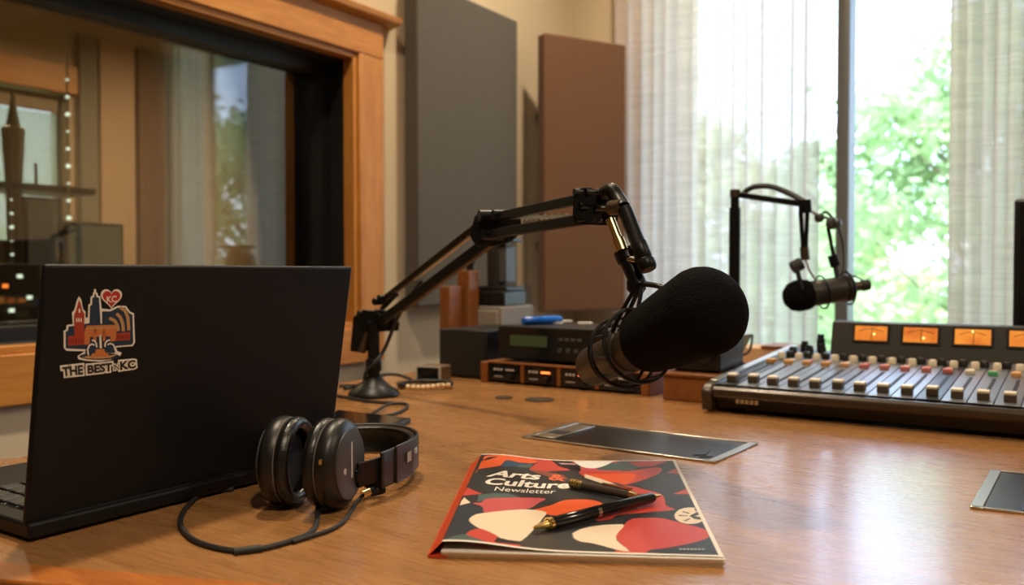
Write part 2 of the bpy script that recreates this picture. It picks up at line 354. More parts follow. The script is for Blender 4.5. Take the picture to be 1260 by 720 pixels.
# ================================================================== OUTSIDE: ground and trees
grass = mat('lawn_green', srgb(150, 175, 115), .95, var=(3, srgb(170, 190, 130), .35, .65))
struct(MB().bb(-60, 60, WY+.6, 90, -1.3, -1.2).build('ground_lawn', grass, smooth=False))
struct(MB().bb(-60, CX0-.4, -40, WY+.6, -1.3, -1.2).build('ground_lawn', grass, smooth=False))
bark = mat('bark', srgb(128, 120, 98), .9, bump=(30, .5, .01))
def leafm(name, c):
    m = bpy.data.materials.new(name); m.use_nodes = True; t = m.node_tree; t.nodes.remove(t.nodes['Principled BSDF']); out = t.nodes['Material Output']
    d = t.nodes.new('ShaderNodeBsdfDiffuse'); tl = t.nodes.new('ShaderNodeBsdfTranslucent'); mx = t.nodes.new('ShaderNodeMixShader'); mx.inputs[0].default_value = .45
    n = t.nodes.new('ShaderNodeTexNoise'); n.inputs['Scale'].default_value = 1.6; tc = t.nodes.new('ShaderNodeTexCoord'); t.links.new(tc.outputs['Object'], n.inputs[0])
    r = t.nodes.new('ShaderNodeValToRGB'); r.color_ramp.elements[0].position = .35; r.color_ramp.elements[1].position = .65
    r.color_ramp.elements[0].color = (*[x*.75 for x in c], 1); r.color_ramp.elements[1].color = (*[min(1, x*1.25) for x in c], 1); t.links.new(n.outputs[0], r.inputs[0])
    for q in (d, tl): t.links.new(r.outputs[0], q.inputs[0])
    t.links.new(d.outputs[0], mx.inputs[1]); t.links.new(tl.outputs[0], mx.inputs[2]); t.links.new(mx.outputs[0], out.inputs[0]); return m
leaf1 = leafm('leaf_bright_green', srgb(178, 200, 152)); leaf2 = leafm('leaf_mid_green', srgb(178, 200, 156)); leaf3 = leafm('leaf_yellow_green', srgb(206, 212, 166))
def tree(base, ht, rad, lm, label, ncl, nl, ls, seed, low=.25):
    rnd = random.Random(seed); base = V(base); T = thing('tree', label, 'tree', base, 'trees outside the window')
    tb = MB(); top = base+V((rnd.uniform(-.3, .3), rnd.uniform(-.3, .3), ht*.9))
    tb.tube(spline([base, base+V((.1, 0, ht*.3)), base+V((-.1, .1, ht*.6)), top], 5), [.16*(1-i/16.5)+.02 for i in range(16)], 8)
    cl = []
    for i in range(ncl):
        z = rnd.uniform(low, 1.0); a = rnd.uniform(0, 2*PI); prof = math.sin(min(1, (1.02-z)/(1-low)*1.0)*PI*.62)**.7 if z < 1 else .1
        r = rad*prof*math.sqrt(rnd.uniform(.12, 1)); c = base+V((r*math.cos(a), r*math.sin(a), z*ht)); cl.append(c)
        if i % 2 == 0:
            s0 = base+V((0, 0, max(.15, z-.22)*ht)); mid = (s0+c)/2+V((0, 0, -.08*ht*.3))
            tb.tube(spline([s0, mid, c], 4), [.03, .027, .024, .021, .018, .015, .012, .009, .006], 5)
    tb.build('trunk', bark, T)
    lb = MB(); vs = []; fs = []
    for c in cl:
        cr = rad*rnd.uniform(.2, .34)
        for j in range(nl):
            q = V((rnd.gauss(0, .5), rnd.gauss(0, .5), rnd.gauss(0, .36)))*cr+c
            e1 = V((rnd.uniform(-1, 1), rnd.uniform(-1, 1), rnd.uniform(-.7, .7))).normalized(); e2 = e1.cross(V((rnd.uniform(-1, 1), rnd.uniform(-1, 1), rnd.uniform(-1, 1)))).normalized()
            s_ = ls*rnd.uniform(.6, 1.3); b0 = len(vs)
            vs += [q-e1*s_, q+e2*s_*.55, q+e1*s_, q-e2*s_*.55]; fs.append((b0, b0+1, b0+2, b0+3))
    lb.v = vs; lb.f = fs; lb.mi = [0]*len(fs); o = lb.build('foliage', lm, T, smooth=False); o['kind'] = 'stuff'
def gp(px, d, z=-1.2): p = at(px, 335, d); return (p.x, p.y, z)
tree(gp(1205, 10.5), 5.2, 2.1, leaf1, 'tall bright green tree rising right of the grey window mullion', 75, 150, .082, 1, .18)
tree(gp(865, 18.5), 5.2, 2.2, leaf3, 'yellow green tree seen hazily through the sheer curtain', 60, 120, .12, 2, .2)
tree(gp(1005, 14.5), 4.2, 1.2, leaf2, 'small tree between the sheer curtain and the grey mullion', 40, 100, .085, 3, .2)
tree((7.6, 9.2, -1.2), 4.6, 1.9, leaf1, 'leafy tree right of the curtains, seen mirrored in the studio glass', 50, 110, .1, 5, .2)
tree((-9.5, 3.6, -1.2), 3.6, 1.6, leaf2, 'pale tree outside the control room window', 40, 100, .1, 6, .2)
for i, (px, d, lb) in enumerate(((790, 27, 'low spreading tree far behind the sheer curtain'), (1045, 26, 'low spreading tree far behind the grey window mullion'), (1290, 27, 'low spreading tree far behind the beige curtain'))):
    tree(gp(px, d), 4.3+.3*(i % 2), 2.5, (leaf2, leaf3)[i % 2], lb, 50, 110, .17, 20+i, .05)

# ================================================================== ACOUSTIC PANELS
def panel(name, label, F, wdt, hgt, th, m, dark):
    T = thing(name, label, 'acoustic panel', F)
    MB(F).bb(0, wdt, 0, th, 0, hgt).build('fabric_face', m, T, bevel=.006, seg=3)
    MB(F).bb(.02, wdt-.02, -.01, 0, .02, hgt-.02).build('backing_board', dark, T)
    return T
darkboard = mat('dark_board', (.05, .045, .04), .9)
# grey panel on the control-room wall (face towards +X)
yl, yr = [onpl(px, 200, V((WX+.067, 0, 0)), V((1, 0, 0))).y for px in (514, 637)]; gz0 = onpl(514, 378, V((WX+.067, 0, 0)), V((1, 0, 0))).z; gz1 = onpl(637, 26, V((WX+.067, 0, 0)), V((1, 0, 0))).z
F = frame(V((WX+.012, yr, gz0)), V((0, -1, 0)))
panel('acoustic_panel', 'tall grey fabric acoustic panel on wall beside the control room window', F, yr-yl, gz1-gz0, .055, greyfab, darkboard)
# brown panel across the corner
pl = at(661, 383, 3.16); pr = at(760, 383, 3.335); ex = V((pr.x-pl.x, pr.y-pl.y, 0)); wdt = ex.length
F = frame(V((pr.x, pr.y, pl.z)), -ex)
bp_ = panel('acoustic_panel', 'reddish brown fabric acoustic panel across the corner by the sheer curtain', F, wdt, .985*1.03, .05, brownfab, darkboard)

for zz in (.25, .75):
    c = F @ V((wdt/2, 0, zz)); MB().bar(c, V((WX+.001, c.y+.02, c.z)), .03, .03).build('wall_bracket', darkboard, bp_)

# ================================================================== CURTAINS
sheer = cloth_mat('sheer_white', (.98, .91, .90), .68, .17); beigec = cloth_mat('beige_curtain', (.88, .80, .70), .62, .06)
def curtain(label, x0, x1, nf, amp, m, z0=.45, z1=2.62, y=WY-.09, seed=0):
    rnd = random.Random(seed); rows = []; nx = nf*10; zz = [z0+(z1-z0)*i/14 for i in range(15)]; ph = [rnd.uniform(-.5, .5) for _ in range(nf+2)]; am = [rnd.uniform(.5, 1.2) for _ in range(nf+2)]
    for z in zz:
        r = []
        for i in range(nx+1):
            u = i/nx*nf; k = int(u); f_ = u-k; a = amp*(am[k]*(1-f_)+am[k+1]*f_)*(.75+.25*(z1-z)/(z1-z0)); p = ph[k]*(1-f_)+ph[k+1]*f_
            x = x0+(x1-x0)*i/nx+.012*math.sin(2*PI*u*1.0+p*2+1.2); r.append(V((x, y+a*math.sin(2*PI*u+p)+.008*math.sin(5*u+z), z)))
        rows.append(r)
    o = MB().grid(rows).build('curtain', m, None, angle=180); return tag(o, label, 'curtain', None)
curtain('sheer white pleated curtain hanging over the window beside the brown panel', -1.55, -.77, 15, .034, sheer, seed=1)
curtain('gathered beige curtain hanging right of the grey window mullion', -.36, -.12, 6, .035, beigec, seed=2)
curtain('gathered beige curtain on the pier, seen mirrored in the studio glass', .22, .78, 9, .035, beigec, seed=3)
b = MB(); b.cyl((-1.65, WY-.09, 2.64), (1.1, WY-.09, 2.64), .012); tag(b.build('curtain_rod', alu), 'grey metal rod carrying the curtains above the window', 'curtain rod')

# ================================================================== CEILING LIGHTS
def ceiling_light(x, y, e, label, col=(1, .81, .58), group='ceiling downlights'):
    T = thing('ceiling_light', label, 'lamp', (x, y, CEIL), group)
    MB().lathe([(.10, 0), (.10, -.012), (.082, -.014), (.078, -.004)], (x, y, CEIL), UPZ, 24, False).build('trim_ring', white, T)
    MB().cyl((x, y, CEIL-.006), (x, y, CEIL-.003), .078).build('diffuser', mat('lamp_diffuser', (1, .9, .75), .5, emit=((1, .85, .6), 6)), T)
    l = bpy.data.lights.new('downlight', 'AREA'); l.shape = 'DISK'; l.size = .15; l.energy = e; l.color = col; l.spread = math.radians(150)
    o = bpy.data.objects.new('downlight', l); COL.objects.link(o); o.location = (x, y, CEIL-.02); o.parent = T; o.matrix_parent_inverse = Matrix.Translation((-x, -y, -CEIL))
for x, y, lb in ((-1.05, .9, 'over the control room window'), (-1.05, 2.3, 'over the rack gear'), (.6, -.2, 'over the front edge of the desk'), (1.8, 1.4, 'over the far end of the console')): ceiling_light(x, y, 20 if x < 0 else 24, 'added unseen ceiling downlight '+lb)
for x, y, lb in ((-3.9, 1.8, 'over the control room desk'), (-3.9, 3.4, 'by the control room wall panels')): ceiling_light(x, y, 55, 'added unseen ceiling downlight '+lb, group='added control room downlights')  # unseen lamps added to brighten the control room

# ================================================================== DESK
def proj(P):
    r = V(P)-CAM; d = r.dot(FWD); return 630+FPX*r.dot(RIGHT)/d, 360-FPX*r.dot(CUP)/d
DP = [(-.95, .76), (-.392, .625), (-.236, .592), (0, .55), (.4, .5), (1.6, .4), (2.0, 1.2), (1.35, 2.0), (.95, 2.28), (.2, 2.35), (-.16, 2.1), (-.25, 1.86), (-.36, 1.72), (-.60, 1.03), (-.95, 1.0)]
DPW = [C2(*p) for p in DP]
desk = thing('desk', 'wide brown wood-grain broadcast desk with orange wood edge', 'desk', C2(.4, 1.2, 0))
MB().prism([(p.x, p.y) for p in DPW], DESKZ-.035, DESKZ).build('desktop', deskm, desk, bevel=.003)
bw = .03
ins = [C2(-.95, .79), C2(-.385, .655), C2(-.231, .622), C2(.005, .58), C2(.405, .53), C2(1.6, .43)]
MB().prism([(p.x, p.y) for p in [C2(p[0], p[1]-.004) for p in DP[:6]]+ins[::-1]], DESKZ-.04, DESKZ+.0008).build('edge_band', bandm, desk, bevel=.002)
for c in ((-.45, 1.0), (.9, .75), (.1, 1.95), (1.3, 1.6)):
    p = C2(*c); MB().bb(p.x-.3, p.x+.3, p.y-.02, p.y+.02, 0, DESKZ-.036).build('leg', bandm, desk, bevel=.003)
# flush cable hatches
plate = mat('hatch_plate_dark', (.06, .056, .05), .26, metal=.85, bump=(400, .05)); rim = mat('hatch_rim_metal', (.55, .5, .42), .3, metal=1)
def hatch(q, name):
    """q: four desk points near-left, near-right, far-right, far-left"""
    q = [V(p) for p in q]; c = sum(q, V((0, 0, 0)))/4
    def inset(k): return [p+(c-p)*k for p in q]
    L = lambda a, b_, t: a+(b_-a)*t
    h_ = MB().slab([V((p.x, p.y, DESKZ)) for p in inset(.02)], UPZ, .0012).build(name, plate, desk, bevel=.0006)
    for i in range(4):
        a, b_ = q[i], q[(i+1) % 4]; wd = .011 if i in (1, 3) else .004; n = (c-(a+b_)/2); d = (b_-a).normalized(); n = (n-d*n.dot(d)).normalized()
        MB().slab([a, b_, b_+n*wd, a+n*wd], UPZ, .0026).build('hatch_rim', rim, h_, bevel=.0008)
    return h_, q
h1, q = hatch([onz(641, 539), onz(880, 571), onz(933, 547), onz(706, 521)], 'cable_hatch')
def quadpt(q, a, b_): return (q[0]*(1-a)+q[1]*a)*(1-b_)+(q[3]*(1-a)+q[2]*a)*b_
MB().slab([quadpt(q, a, b_)+V((0, 0, .0012)) for a, b_ in ((.05, .1), (.16, .1), (.16, .9), (.05, .9))], UPZ, .0016).build('slide_plate', rim, h1, bevel=.0006)
MB().slab([quadpt(q, a, b_)+V((0, 0, .0012)) for a, b_ in ((.06, .3), (.15, .3), (.15, .45), (.06, .45))], UPZ, .0022).build('cable_slot', wf, h1)
b = MB()
b.tube([onz(x, y, DESKZ+.0016) for x, y in ((853, 560), (868, 560), (874, 553))], .0012, 6); b.tube([onz(x, y, DESKZ+.0016) for x, y in ((860, 562), (876, 562))], .0012, 6)
b.build('finger_latch', wf, h1)
h2, q2 = hatch([onz(1193, 626), onz(1330, 642), onz(1335, 592), onz(1219, 580)], 'cable_hatch')
MB().slab([quadpt(q2, a, b_)+V((0, 0, .0012)) for a, b_ in ((.47, .05), (.5, .05), (.5, .95), (.47, .95))], UPZ, .001).build('lid_seam', wf, h2)
for x, y, w_ in ((620, 490, .016), (664, 492.5, .026)):
    p = onz(x, y); MB(frame(p, V((1, 0, 0)))).lathe([(w_, 0), (w_, .002), (w_*.8, .0025), (w_*.78, .0015), (.001, .0015)], (0, 0, 0), UPZ, 24).build('cable_grommet', mat('grommet_bronze', (.09, .07, .05), .4, metal=.6), desk)

# ================================================================== LAPTOP
LP = C2(-.403, .703, DESKZ); FL = frame(LP, V((0, 1, 0)))
lap = thing('laptop', 'open black laptop with a city skyline sticker on its lid', 'laptop', FL)
LW, LD = .348, .238
b = MB(FL); b.bb(0, LW, -.004, LD, .003, .0165); b.build('base', lidm, lap, bevel=.003, seg=3)
b = MB(FL)
for x in (.03, LW-.03):
    for y in (.02, LD-.02): b.cyl((x, y, 0), (x, y, .004), .007)
b.build('rubber_feet', rubber, lap)
kd = MB(FL).bb(.018, LW-.018, .035, .145, .0165, .0169).build('keyboard_deck', blackgloss, lap)
keym = mat('key_black', (.02, .02, .021), .45); keyme = None
for r in range(5):
    for k in range(14):
        x = .022+k*.0217; y = .042+r*.0205
        if keyme is None:
            o = MB(FL).bb(x, x+.018, y, y+.017, .0169, .0188).build('key', keym, lap, bevel=.0012); keyme = o
        else:
            o = keyme.copy(); COL.objects.link(o); o.parent = lap; o.location = (k*.0217, r*.0205, 0)
MB(FL).bb(LW/2-.055, LW/2+.055, .155, .222, .0164, .0168).build('touchpad', mat('touchpad', (.03, .03, .032), .3), lap)
# lid: leans towards the room
LEAN = math.atan(.0365/.222); lup = V((0, -math.sin(LEAN), math.cos(LEAN)))
FLID = FL @ Matrix.Translation((0, .002, .0115)) @ Matrix(((1, 0, 0, 0), (0, math.cos(LEAN), -math.sin(LEAN), 0), (0, math.sin(LEAN), math.cos(LEAN), 0), (0, 0, 0, 1)))
LH = .2225
lid = MB(FLID).bb(0, LW, 0, .0065, 0, LH).build('lid', lidm, lap, bevel=.0028, seg=3)
MB(FLID).bb(.006, LW-.006, .0065, .0072, .012, LH-.005).build('screen', blackgloss, lid)
MB(FL).cyl((.03, .006, .0155), (LW-.03, .006, .0155), .0055).build('hinge', lidm, lap)
# sticker: printed shapes laid on the lid's outer face
lid_o = FLID @ V((0, 0, 0)); lid_n = (FLID.to_3x3() @ V((0, -1, 0))).normalized()
def SP(X, Y, k=0): return onpl(50+X/5.143, 340+Y/5.143, lid_o, lid_n)+lid_n*(.00012*k)
def spoly(mb, pts, k): mb.slab([SP(x, y, k) for x, y in pts], lid_n, .00012)
def arc(cx, cy, rx, ry, a0, a1, n=12): return [(cx+rx*math.cos(a0+(a1-a0)*i/n), cy+ry*math.sin(a0+(a1-a0)*i/n)) for i in range(n+1)]
def thick(pts, wd):
    L_, R_ = [], []
    for i, p in enumerate(pts):
        a = pts[max(i-1, 0)]; c = pts[min(i+1, len(pts)-1)]; dx, dy = c[0]-a[0], c[1]-a[1]; l = math.hypot(dx, dy) or 1
        L_.append((p[0]-dy/l*wd/2, p[1]+dx/l*wd/2)); R_.append((p[0]+dy/l*wd/2, p[1]-dx/l*wd/2))
    return L_+R_[::-1]
def heart(cx, cy, w_, h_):
    out = []
    for i in range(36):
        t_ = 2*PI*i/36; x = 16*math.sin(t_)**3; y = 13*math.cos(t_)-5*math.cos(2*t_)-2*math.cos(3*t_)-math.cos(4*t_); out.append((cx+x/32*w_, cy-(y+2.5)/29*h_))
    return out
st_white = mat('sticker_white', srgb(246, 240, 226), .5); st_navy = mat('sticker_navy', srgb(22, 52, 78), .5); st_red = mat('sticker_red', srgb(176, 62, 40), .5)
st_or = mat('sticker_orange', srgb(206, 122, 66), .5); st_tan = mat('sticker_tan', srgb(196, 150, 100), .5); st_blk = mat('sticker_black', (.012, .012, .013), .5); st_heart = mat('sticker_heart_red', srgb(190, 48, 42), .5)
b = MB()
spoly(b, [(145, 345), (160, 338), (165, 308), (203, 303), (198, 232), (214, 210), (229, 150), (243, 126), (258, 150), (267, 205), (284, 225), (283, 262), (298, 262), (302, 178), (314, 174), (316, 128), (328, 124), (332, 102), (338, 100), (338, 82), (350, 82), (351, 102), (360, 106), (362, 122), (376, 126), (386, 205), (395, 205), (440, 210), (490, 186), (540, 188), (566, 224), (590, 234), (597, 418), (582, 442), (474, 451), (486, 474), (512, 484), (500, 508), (440, 530), (375, 540), (290, 536), (238, 525), (233, 505), (278, 475), (165, 472), (146, 455)], 0)
spoly(b, heart(447, 146, 136, 130), 1)
sticker = b.build('sticker', st_white, lap, smooth=False); sticker['label'] = 'city skyline sticker reading the best in KC'
b = MB(); spoly(b, [(158, 455), (158, 350), (172, 344), (176, 318), (212, 314), (286, 300), (308, 296), (312, 186), (324, 182), (326, 136), (338, 132), (342, 108), (348, 110), (352, 132), (368, 134), (378, 300), (388, 300), (388, 222), (440, 222), (490, 198), (532, 198), (558, 232), (580, 244), (585, 420), (575, 432), (480, 440), (440, 462), (300, 462)], 2)
spoly(b, arc(372, 506, 128, 22, 0, 2*PI, 28)[:-1], 2); spoly(b, arc(318, 488, 38, 52, PI, 2*PI), 3); spoly(b, arc(428, 484, 40, 50, PI, 2*PI), 3)
b.build('sticker_navy_print', st_navy, sticker, smooth=False)
for pts in ([(212, 376), (210, 246), (222, 216), (235, 172), (243, 148), (252, 172), (264, 218), (276, 240), (272, 376)], [(172, 438), (172, 380), (276, 368), (278, 432)], [(476, 408), (476, 362), (564, 352), (564, 404)]):
    b = MB(); spoly(b, pts, 3); b.build('sticker_red_print', st_red, sticker, smooth=False)
b = MB()
for x in (188, 204, 222, 240, 258): spoly(b, [(x-3, 430-(x-188)*.1), (x-3, 396-(x-188)*.1), (x+3, 396-(x-188)*.1), (x+3, 430-(x-188)*.1)], 4)
for x in (488, 504, 520, 536, 552): spoly(b, [(x-3, 398), (x-3, 370), (x+3, 370), (x+3, 398)], 4)
b.build('sticker_window_print', mat('sticker_dark_red', srgb(110, 34, 26), .5), sticker, smooth=False)
b = MB(); spoly(b, [(276, 432), (274, 346), (290, 312), (472, 306), (478, 340), (472, 408), (440, 414), (440, 380), (310, 384), (308, 430)], 4); spoly(b, [(345, 462), (400, 459), (405, 478), (426, 488), (426, 504), (318, 510), (322, 490), (345, 484)], 4)
for x in (340, 398): spoly(b, [(x-7, 410), (x-7, 330), (x+9, 330), (x+9, 410)], 4)
b.build('sticker_orange_print', st_or, sticker, smooth=False)
b = MB()
for pts in (((478, 236), (502, 258), (516, 295), (522, 348)), ((500, 196), (532, 218), (550, 262), (556, 342)), ((432, 264), (466, 280), (484, 310), (490, 346))): spoly(b, thick(pts, 20), 4)
spoly(b, [(290, 326), (472, 320), (472, 330), (290, 336)], 5)
b.build('sticker_tan_print', st_tan, sticker, smooth=False)
b = MB()
for x, y in ((226, 270), (240, 270), (254, 270)): spoly(b, [(x-4, y+18), (x-4, y-6), (x+3, y-6), (x+3, y+18)], 5)
spoly(b, [(238, 230), (238, 205), (248, 205), (248, 230)], 5); spoly(b, thick([(378, 455), (376, 410), (374, 372)], 13), 5)
for pts in (((352, 450), (350, 425), (338, 408), (322, 404)), ((404, 446), (406, 422), (420, 406), (436, 402)), ((300, 500), (294, 465), (304, 438), (322, 428), (338, 436)), ((474, 488), (472, 456), (456, 432), (438, 424), (420, 434))): spoly(b, thick(pts, 9), 5)
for x in (376,): spoly(b, heart(x, 378, 14, 18), 5)
b.build('sticker_white_print', st_white, sticker, smooth=False)
b = MB(); spoly(b, [(258, 512), (300, 504), (440, 500), (486, 494), (440, 516), (372, 522), (300, 520)], 3); b.build('sticker_basin_print', st_tan, sticker, smooth=False)
b = MB(); spoly(b, heart(447, 146, 112, 106), 2); b.build('sticker_heart', st_heart, sticker, smooth=False)
def squad(bl, br, tr, tl, k): return [SP(*bl, k), SP(*br, k), SP(*tr, k), SP(*tl, k)]
b = MB(); fit_text(b, 'KC', squad((416, 168), (479, 164), (479, 122), (416, 126), 4), bold=.025); b.build('sticker_heart_lettering', st_white, sticker, smooth=False)
b = MB()
words = (('THE', (139, 634), (268, 620), (266, 560), (133, 575)), ('BEST', (296, 618), (452, 600), (450, 546), (294, 562)), ('IN', (461, 594), (494, 590), (492, 556), (459, 560)), ('KC', (502, 594), (602, 580), (598, 528), (500, 538)))
for wd, *q_ in words:
    for g in (.0, .06, .11, .15): fit_text(b, wd, squad(*q_, 1+g*4), bold=.04 if wd != 'IN' else 0, grow=g)
b.build('sticker_lettering_outline', st_white, sticker, smooth=False)
b = MB()
for wd, *q_ in words: fit_text(b, wd, squad(*q_, 4), bold=.04 if wd != 'IN' else .0)
b.build('sticker_lettering', st_blk, sticker, smooth=False)

# ================================================================== NEWSLETTER
NZ = .0105
NLc = [onz(543, 671, DESKZ+NZ), onz(891, 684, DESKZ+NZ*.8), onz(831, 565, DESKZ+NZ*.8), onz(592, 562, DESKZ+NZ)]
def cover_z(u, v):
    if u < 0: return max(.0025, .0125+u*.22)
    return .0075+.0065*math.exp(-((u-.06)/.22)**2)-.0012*math.sin(PI*min(1, u))*v
def cover_pt(u, v):
    p = (NLc[0]*(1-u)+NLc[1]*u)*(1-v)+(NLc[3]*(1-u)+NLc[2]*u)*v; return V((p.x, p.y, DESKZ+cover_z(u, v)))
news = thing('newsletter', 'stapled newsletter with red, cream and charcoal abstract cover lying on desk', 'newsletter', V((NLc[0].x, NLc[0].y, DESKZ)))
for i in range(5):
    z0 = DESKZ+i*.00135; q_ = [cover_pt(u, v) for u, v in ((.0+.004*(i % 2), .004-.0025*i), (.995+.004*((i*2) % 3), .001-.002*i), (.992, .985), (.005, .985))]
    MB().slab([V((p.x, p.y, z0)) for p in q_], UPZ, .0011).build('page', white, news)
q_ = [cover_pt(u, v) for u, v in ((-.05, .0), (.02, 0), (.02, .99), (-.05, .99))]
MB().slab([V((p.x, p.y, DESKZ+.0002)) for p in q_], UPZ, .002).build('back_cover', mat('cover_red_paper', srgb(196, 66, 36), .45), news)
NU, NV = 300, 300
us = np.linspace(-.05, 1, NU+1); vs_ = np.linspace(0, 1, NV+1)
P = [cover_pt(float(u), float(v)) for v in vs_ for u in us]
PX = np.array([proj(p) for p in P]); UV = np.array([(u, v) for v in vs_ for u in us])
z9 = lambda pts: [(580+x/7.2, 550+y/7.2) for x, y in pts]
z10 = lambda pts: [(740+x/5.144, 560+y/5.144) for x, y in pts]
z3 = lambda pts: [(510+x/3.15, 540+y/3.15) for x, y in pts]
z15 = lambda pts: [(520+x/6, 600+y/6) for x, y in pts]
ell = lambda cx, cy, rx, ry: [(cx+rx*math.cos(2*PI*i/24), cy+ry*math.sin(2*PI*i/24)) for i in range(24)]
ORG, RED, PINK, CRM, NAVY, TEAL, CHAR, BLUE, STEEL, BLK = (226, 92, 44), (196, 68, 58), (196, 84, 88), (232, 212, 186), (44, 52, 64), (78, 98, 98), (44, 46, 48), (38, 76, 104), (110, 122, 132), (24, 24, 26)
shapes = [
 (ORG, z9([(70, 170), (110, 100), (140, 78), (350, 72), (560, 88), (580, 140), (440, 140), (315, 118), (255, 165), (175, 180), (60, 200), (40, 240)])), (BLK, z9([(90, 122), (150, 92), (245, 84), (150, 114)])),
 (BLUE, z9([(262, 168), (320, 120), (440, 145), (540, 150), (420, 168), (330, 175)])), (TEAL, z9([(400, 165), (545, 150), (520, 185), (420, 180)])),
 (RED, z9([(545, 90), (700, 100), (770, 170), (880, 205), (690, 215), (640, 235), (560, 215), (515, 200), (570, 150), (590, 140)])), ((138, 78, 58), z9([(515, 200), (640, 215), (820, 250), (860, 290), (700, 270), (560, 225)])),
 (BLK, z9([(700, 112), (890, 128), (975, 205), (880, 205), (770, 168)])), ((190, 150, 148), z9([(770, 140), (920, 145), (930, 160), (800, 155)])),
 (PINK, z9([(895, 128), (1152, 130), (1300, 135), (1300, 235), (1000, 235), (972, 215), (960, 165)])),
 (TEAL, z10([(-60, 58), (160, 42), (240, 75), (200, 95), (100, 100), (-20, 95)])), (RED, z10([(165, 46), (455, 24), (330, 70), (240, 75)])),
 (RED, z10([(-140, 105), (0, 105), (180, 100), (300, 82), (370, 78), (382, 100), (340, 130), (160, 188), (100, 178), (0, 165), (-100, 140)])), (ORG, z10([(-100, 122), (60, 118), (220, 122), (160, 184), (100, 175), (0, 160), (-100, 138)])),
 (CRM, z9([(1000, 240), (1152, 285), (1290, 335), (1280, 350), (1152, 322), (1005, 272)])),
 (RED, z10([(408, 112), (472, 88), (492, 120)])), (RED, z10([(455, 247), (545, 212), (560, 247)])),
 (RED, z10([(150, 192), (300, 225), (388, 255), (412, 320), (462, 345), (300, 362), (110, 380), (60, 405), (-40, 412), (0, 330), (200, 300), (120, 240)])),
 (CHAR, z10([(-60, 300), (150, 250), (300, 245), (240, 262), (60, 330), (-60, 345)])),
 (CRM, z10(ell(565, 384, 102, 52))), (CHAR, z10([(556, 386), (610, 358), (680, 350), (680, 412), (590, 406)])), (CRM, z10([(590, 386), (640, 372), (640, 396)])),
 (CHAR, z10([(490, 380), (545, 382), (545, 387), (490, 386)])), (CHAR, z10([(515, 355), (560, 368), (552, 372), (508, 360)])), (CHAR, z10([(520, 415), (560, 400), (566, 404), (528, 420)])), (CHAR, z10([(590, 338), (596, 360), (604, 358), (598, 337)])),
 (RED, z10([(94, 520), (120, 470), (180, 410), (260, 399), (390, 401), (500, 430), (640, 465), (682, 500), (662, 530), (560, 560), (400, 590), (310, 600), (250, 632), (100, 632), (180, 610), (130, 570)])),
 (CRM, z3([(608, 375), (640, 352), (700, 338), (770, 332), (812, 335), (785, 370), (785, 395), (832, 440), (700, 407), (640, 397)])), (RED, z3([(780, 432), (830, 437), (885, 442), (890, 455), (770, 455)])),
 (NAVY, z15([(120, 470), (155, 390), (240, 170), (280, 140), (340, 120), (430, 150), (490, 190), (360, 215), (345, 250), (420, 305), (330, 350)])),
 (TEAL, z15([(405, 105), (420, 58), (530, 38), (690, 65), (520, 82)])), (TEAL, z9([(60, 420), (330, 410), (440, 450), (160, 460), (60, 480)])),
 (PINK, z15([(370, 115), (430, 110), (510, 78), (885, 78), (862, 110), (750, 165), (480, 192), (440, 142)])), (RED, z15([(282, 62), (330, 0), (440, 46)])), (CRM, z15([(270, 132), (305, 72), (355, 112)])),
 (ORG, z15([(815, 168), (950, 130), (1060, 92), (1250, 92), (1330, 128), (1200, 165), (1010, 208), (870, 185)])),
 (CRM, z15([(343, 245), (375, 208), (450, 188), (730, 162), (905, 180), (885, 230), (800, 332), (720, 397), (650, 392), (570, 372), (420, 302)])),
 (TEAL, z15([(120, 420), (150, 388), (280, 348), (370, 348), (450, 380), (470, 440), (250, 430)])),
 (RED, z15([(325, 347), (420, 303), (572, 370), (530, 402), (740, 428), (780, 478), (600, 470), (445, 440), (472, 402)])), (BLK, z15([(528, 402), (550, 368), (650, 390), (735, 400), (700, 418)])),
 ((58, 56, 54), z15([(733, 402), (780, 360), (860, 333), (1000, 328), (1100, 340), (1135, 395), (1300, 430), (1400, 490), (790, 475)])),
]
def inside(pts, X):
    x, y = X[:, 0], X[:, 1]; r = np.zeros(len(X), bool); n = len(pts)
    for i in range(n):
        x1, y1 = pts[i]; x2, y2 = pts[(i+1) % n]
        if y1 == y2: continue
        r ^= ((y1 > y) != (y2 > y)) & (x < (x2-x1)*(y-y1)/(y2-y1)+x1)
    return r
colr = np.ones((len(P), 4)); colr[:, :3] = srgb(*CHAR)
for c, pts in shapes: 
    # rounded outlines, like cut-paper shapes
    k = [(p.x, p.y) for p in spline([(x, y, 0) for x, y in pts], 4, True)] if len(pts) > 6 else pts
    colr[inside(k, PX), :3] = srgb(*c)
edge = (UV[:, 1] < .012) | (UV[:, 1] > .988) | (UV[:, 0] > .985); colr[edge, :3] = srgb(236, 226, 212)
colr[UV[:, 0] < 0, :3] = srgb(206, 70, 36)
b = MB(); b.grid([P[i*(NU+1):(i+1)*(NU+1)] for i in range(NV+1)])
pm = bpy.data.materials.new('newsletter_cover_print'); pm.use_nodes = True; t = pm.node_tree; bs = t.nodes['Principled BSDF']; at_ = t.nodes.new('ShaderNodeVertexColor'); at_.layer_name = 'print'
t.links.new(at_.outputs[0], bs.inputs['Base Color']); bs.inputs['Roughness'].default_value = .36; bs.inputs['Specular IOR Level'].default_value = .35
cov = b.build('front_cover', pm, news, angle=180)
ca = cov.data.color_attributes.new('print', 'FLOAT_COLOR', 'POINT'); ca.data.foreach_set('color', colr.ravel().astype(np.float32))
cu = (NLc[1]-NLc[0]); cv = (NLc[3]-NLc[0])
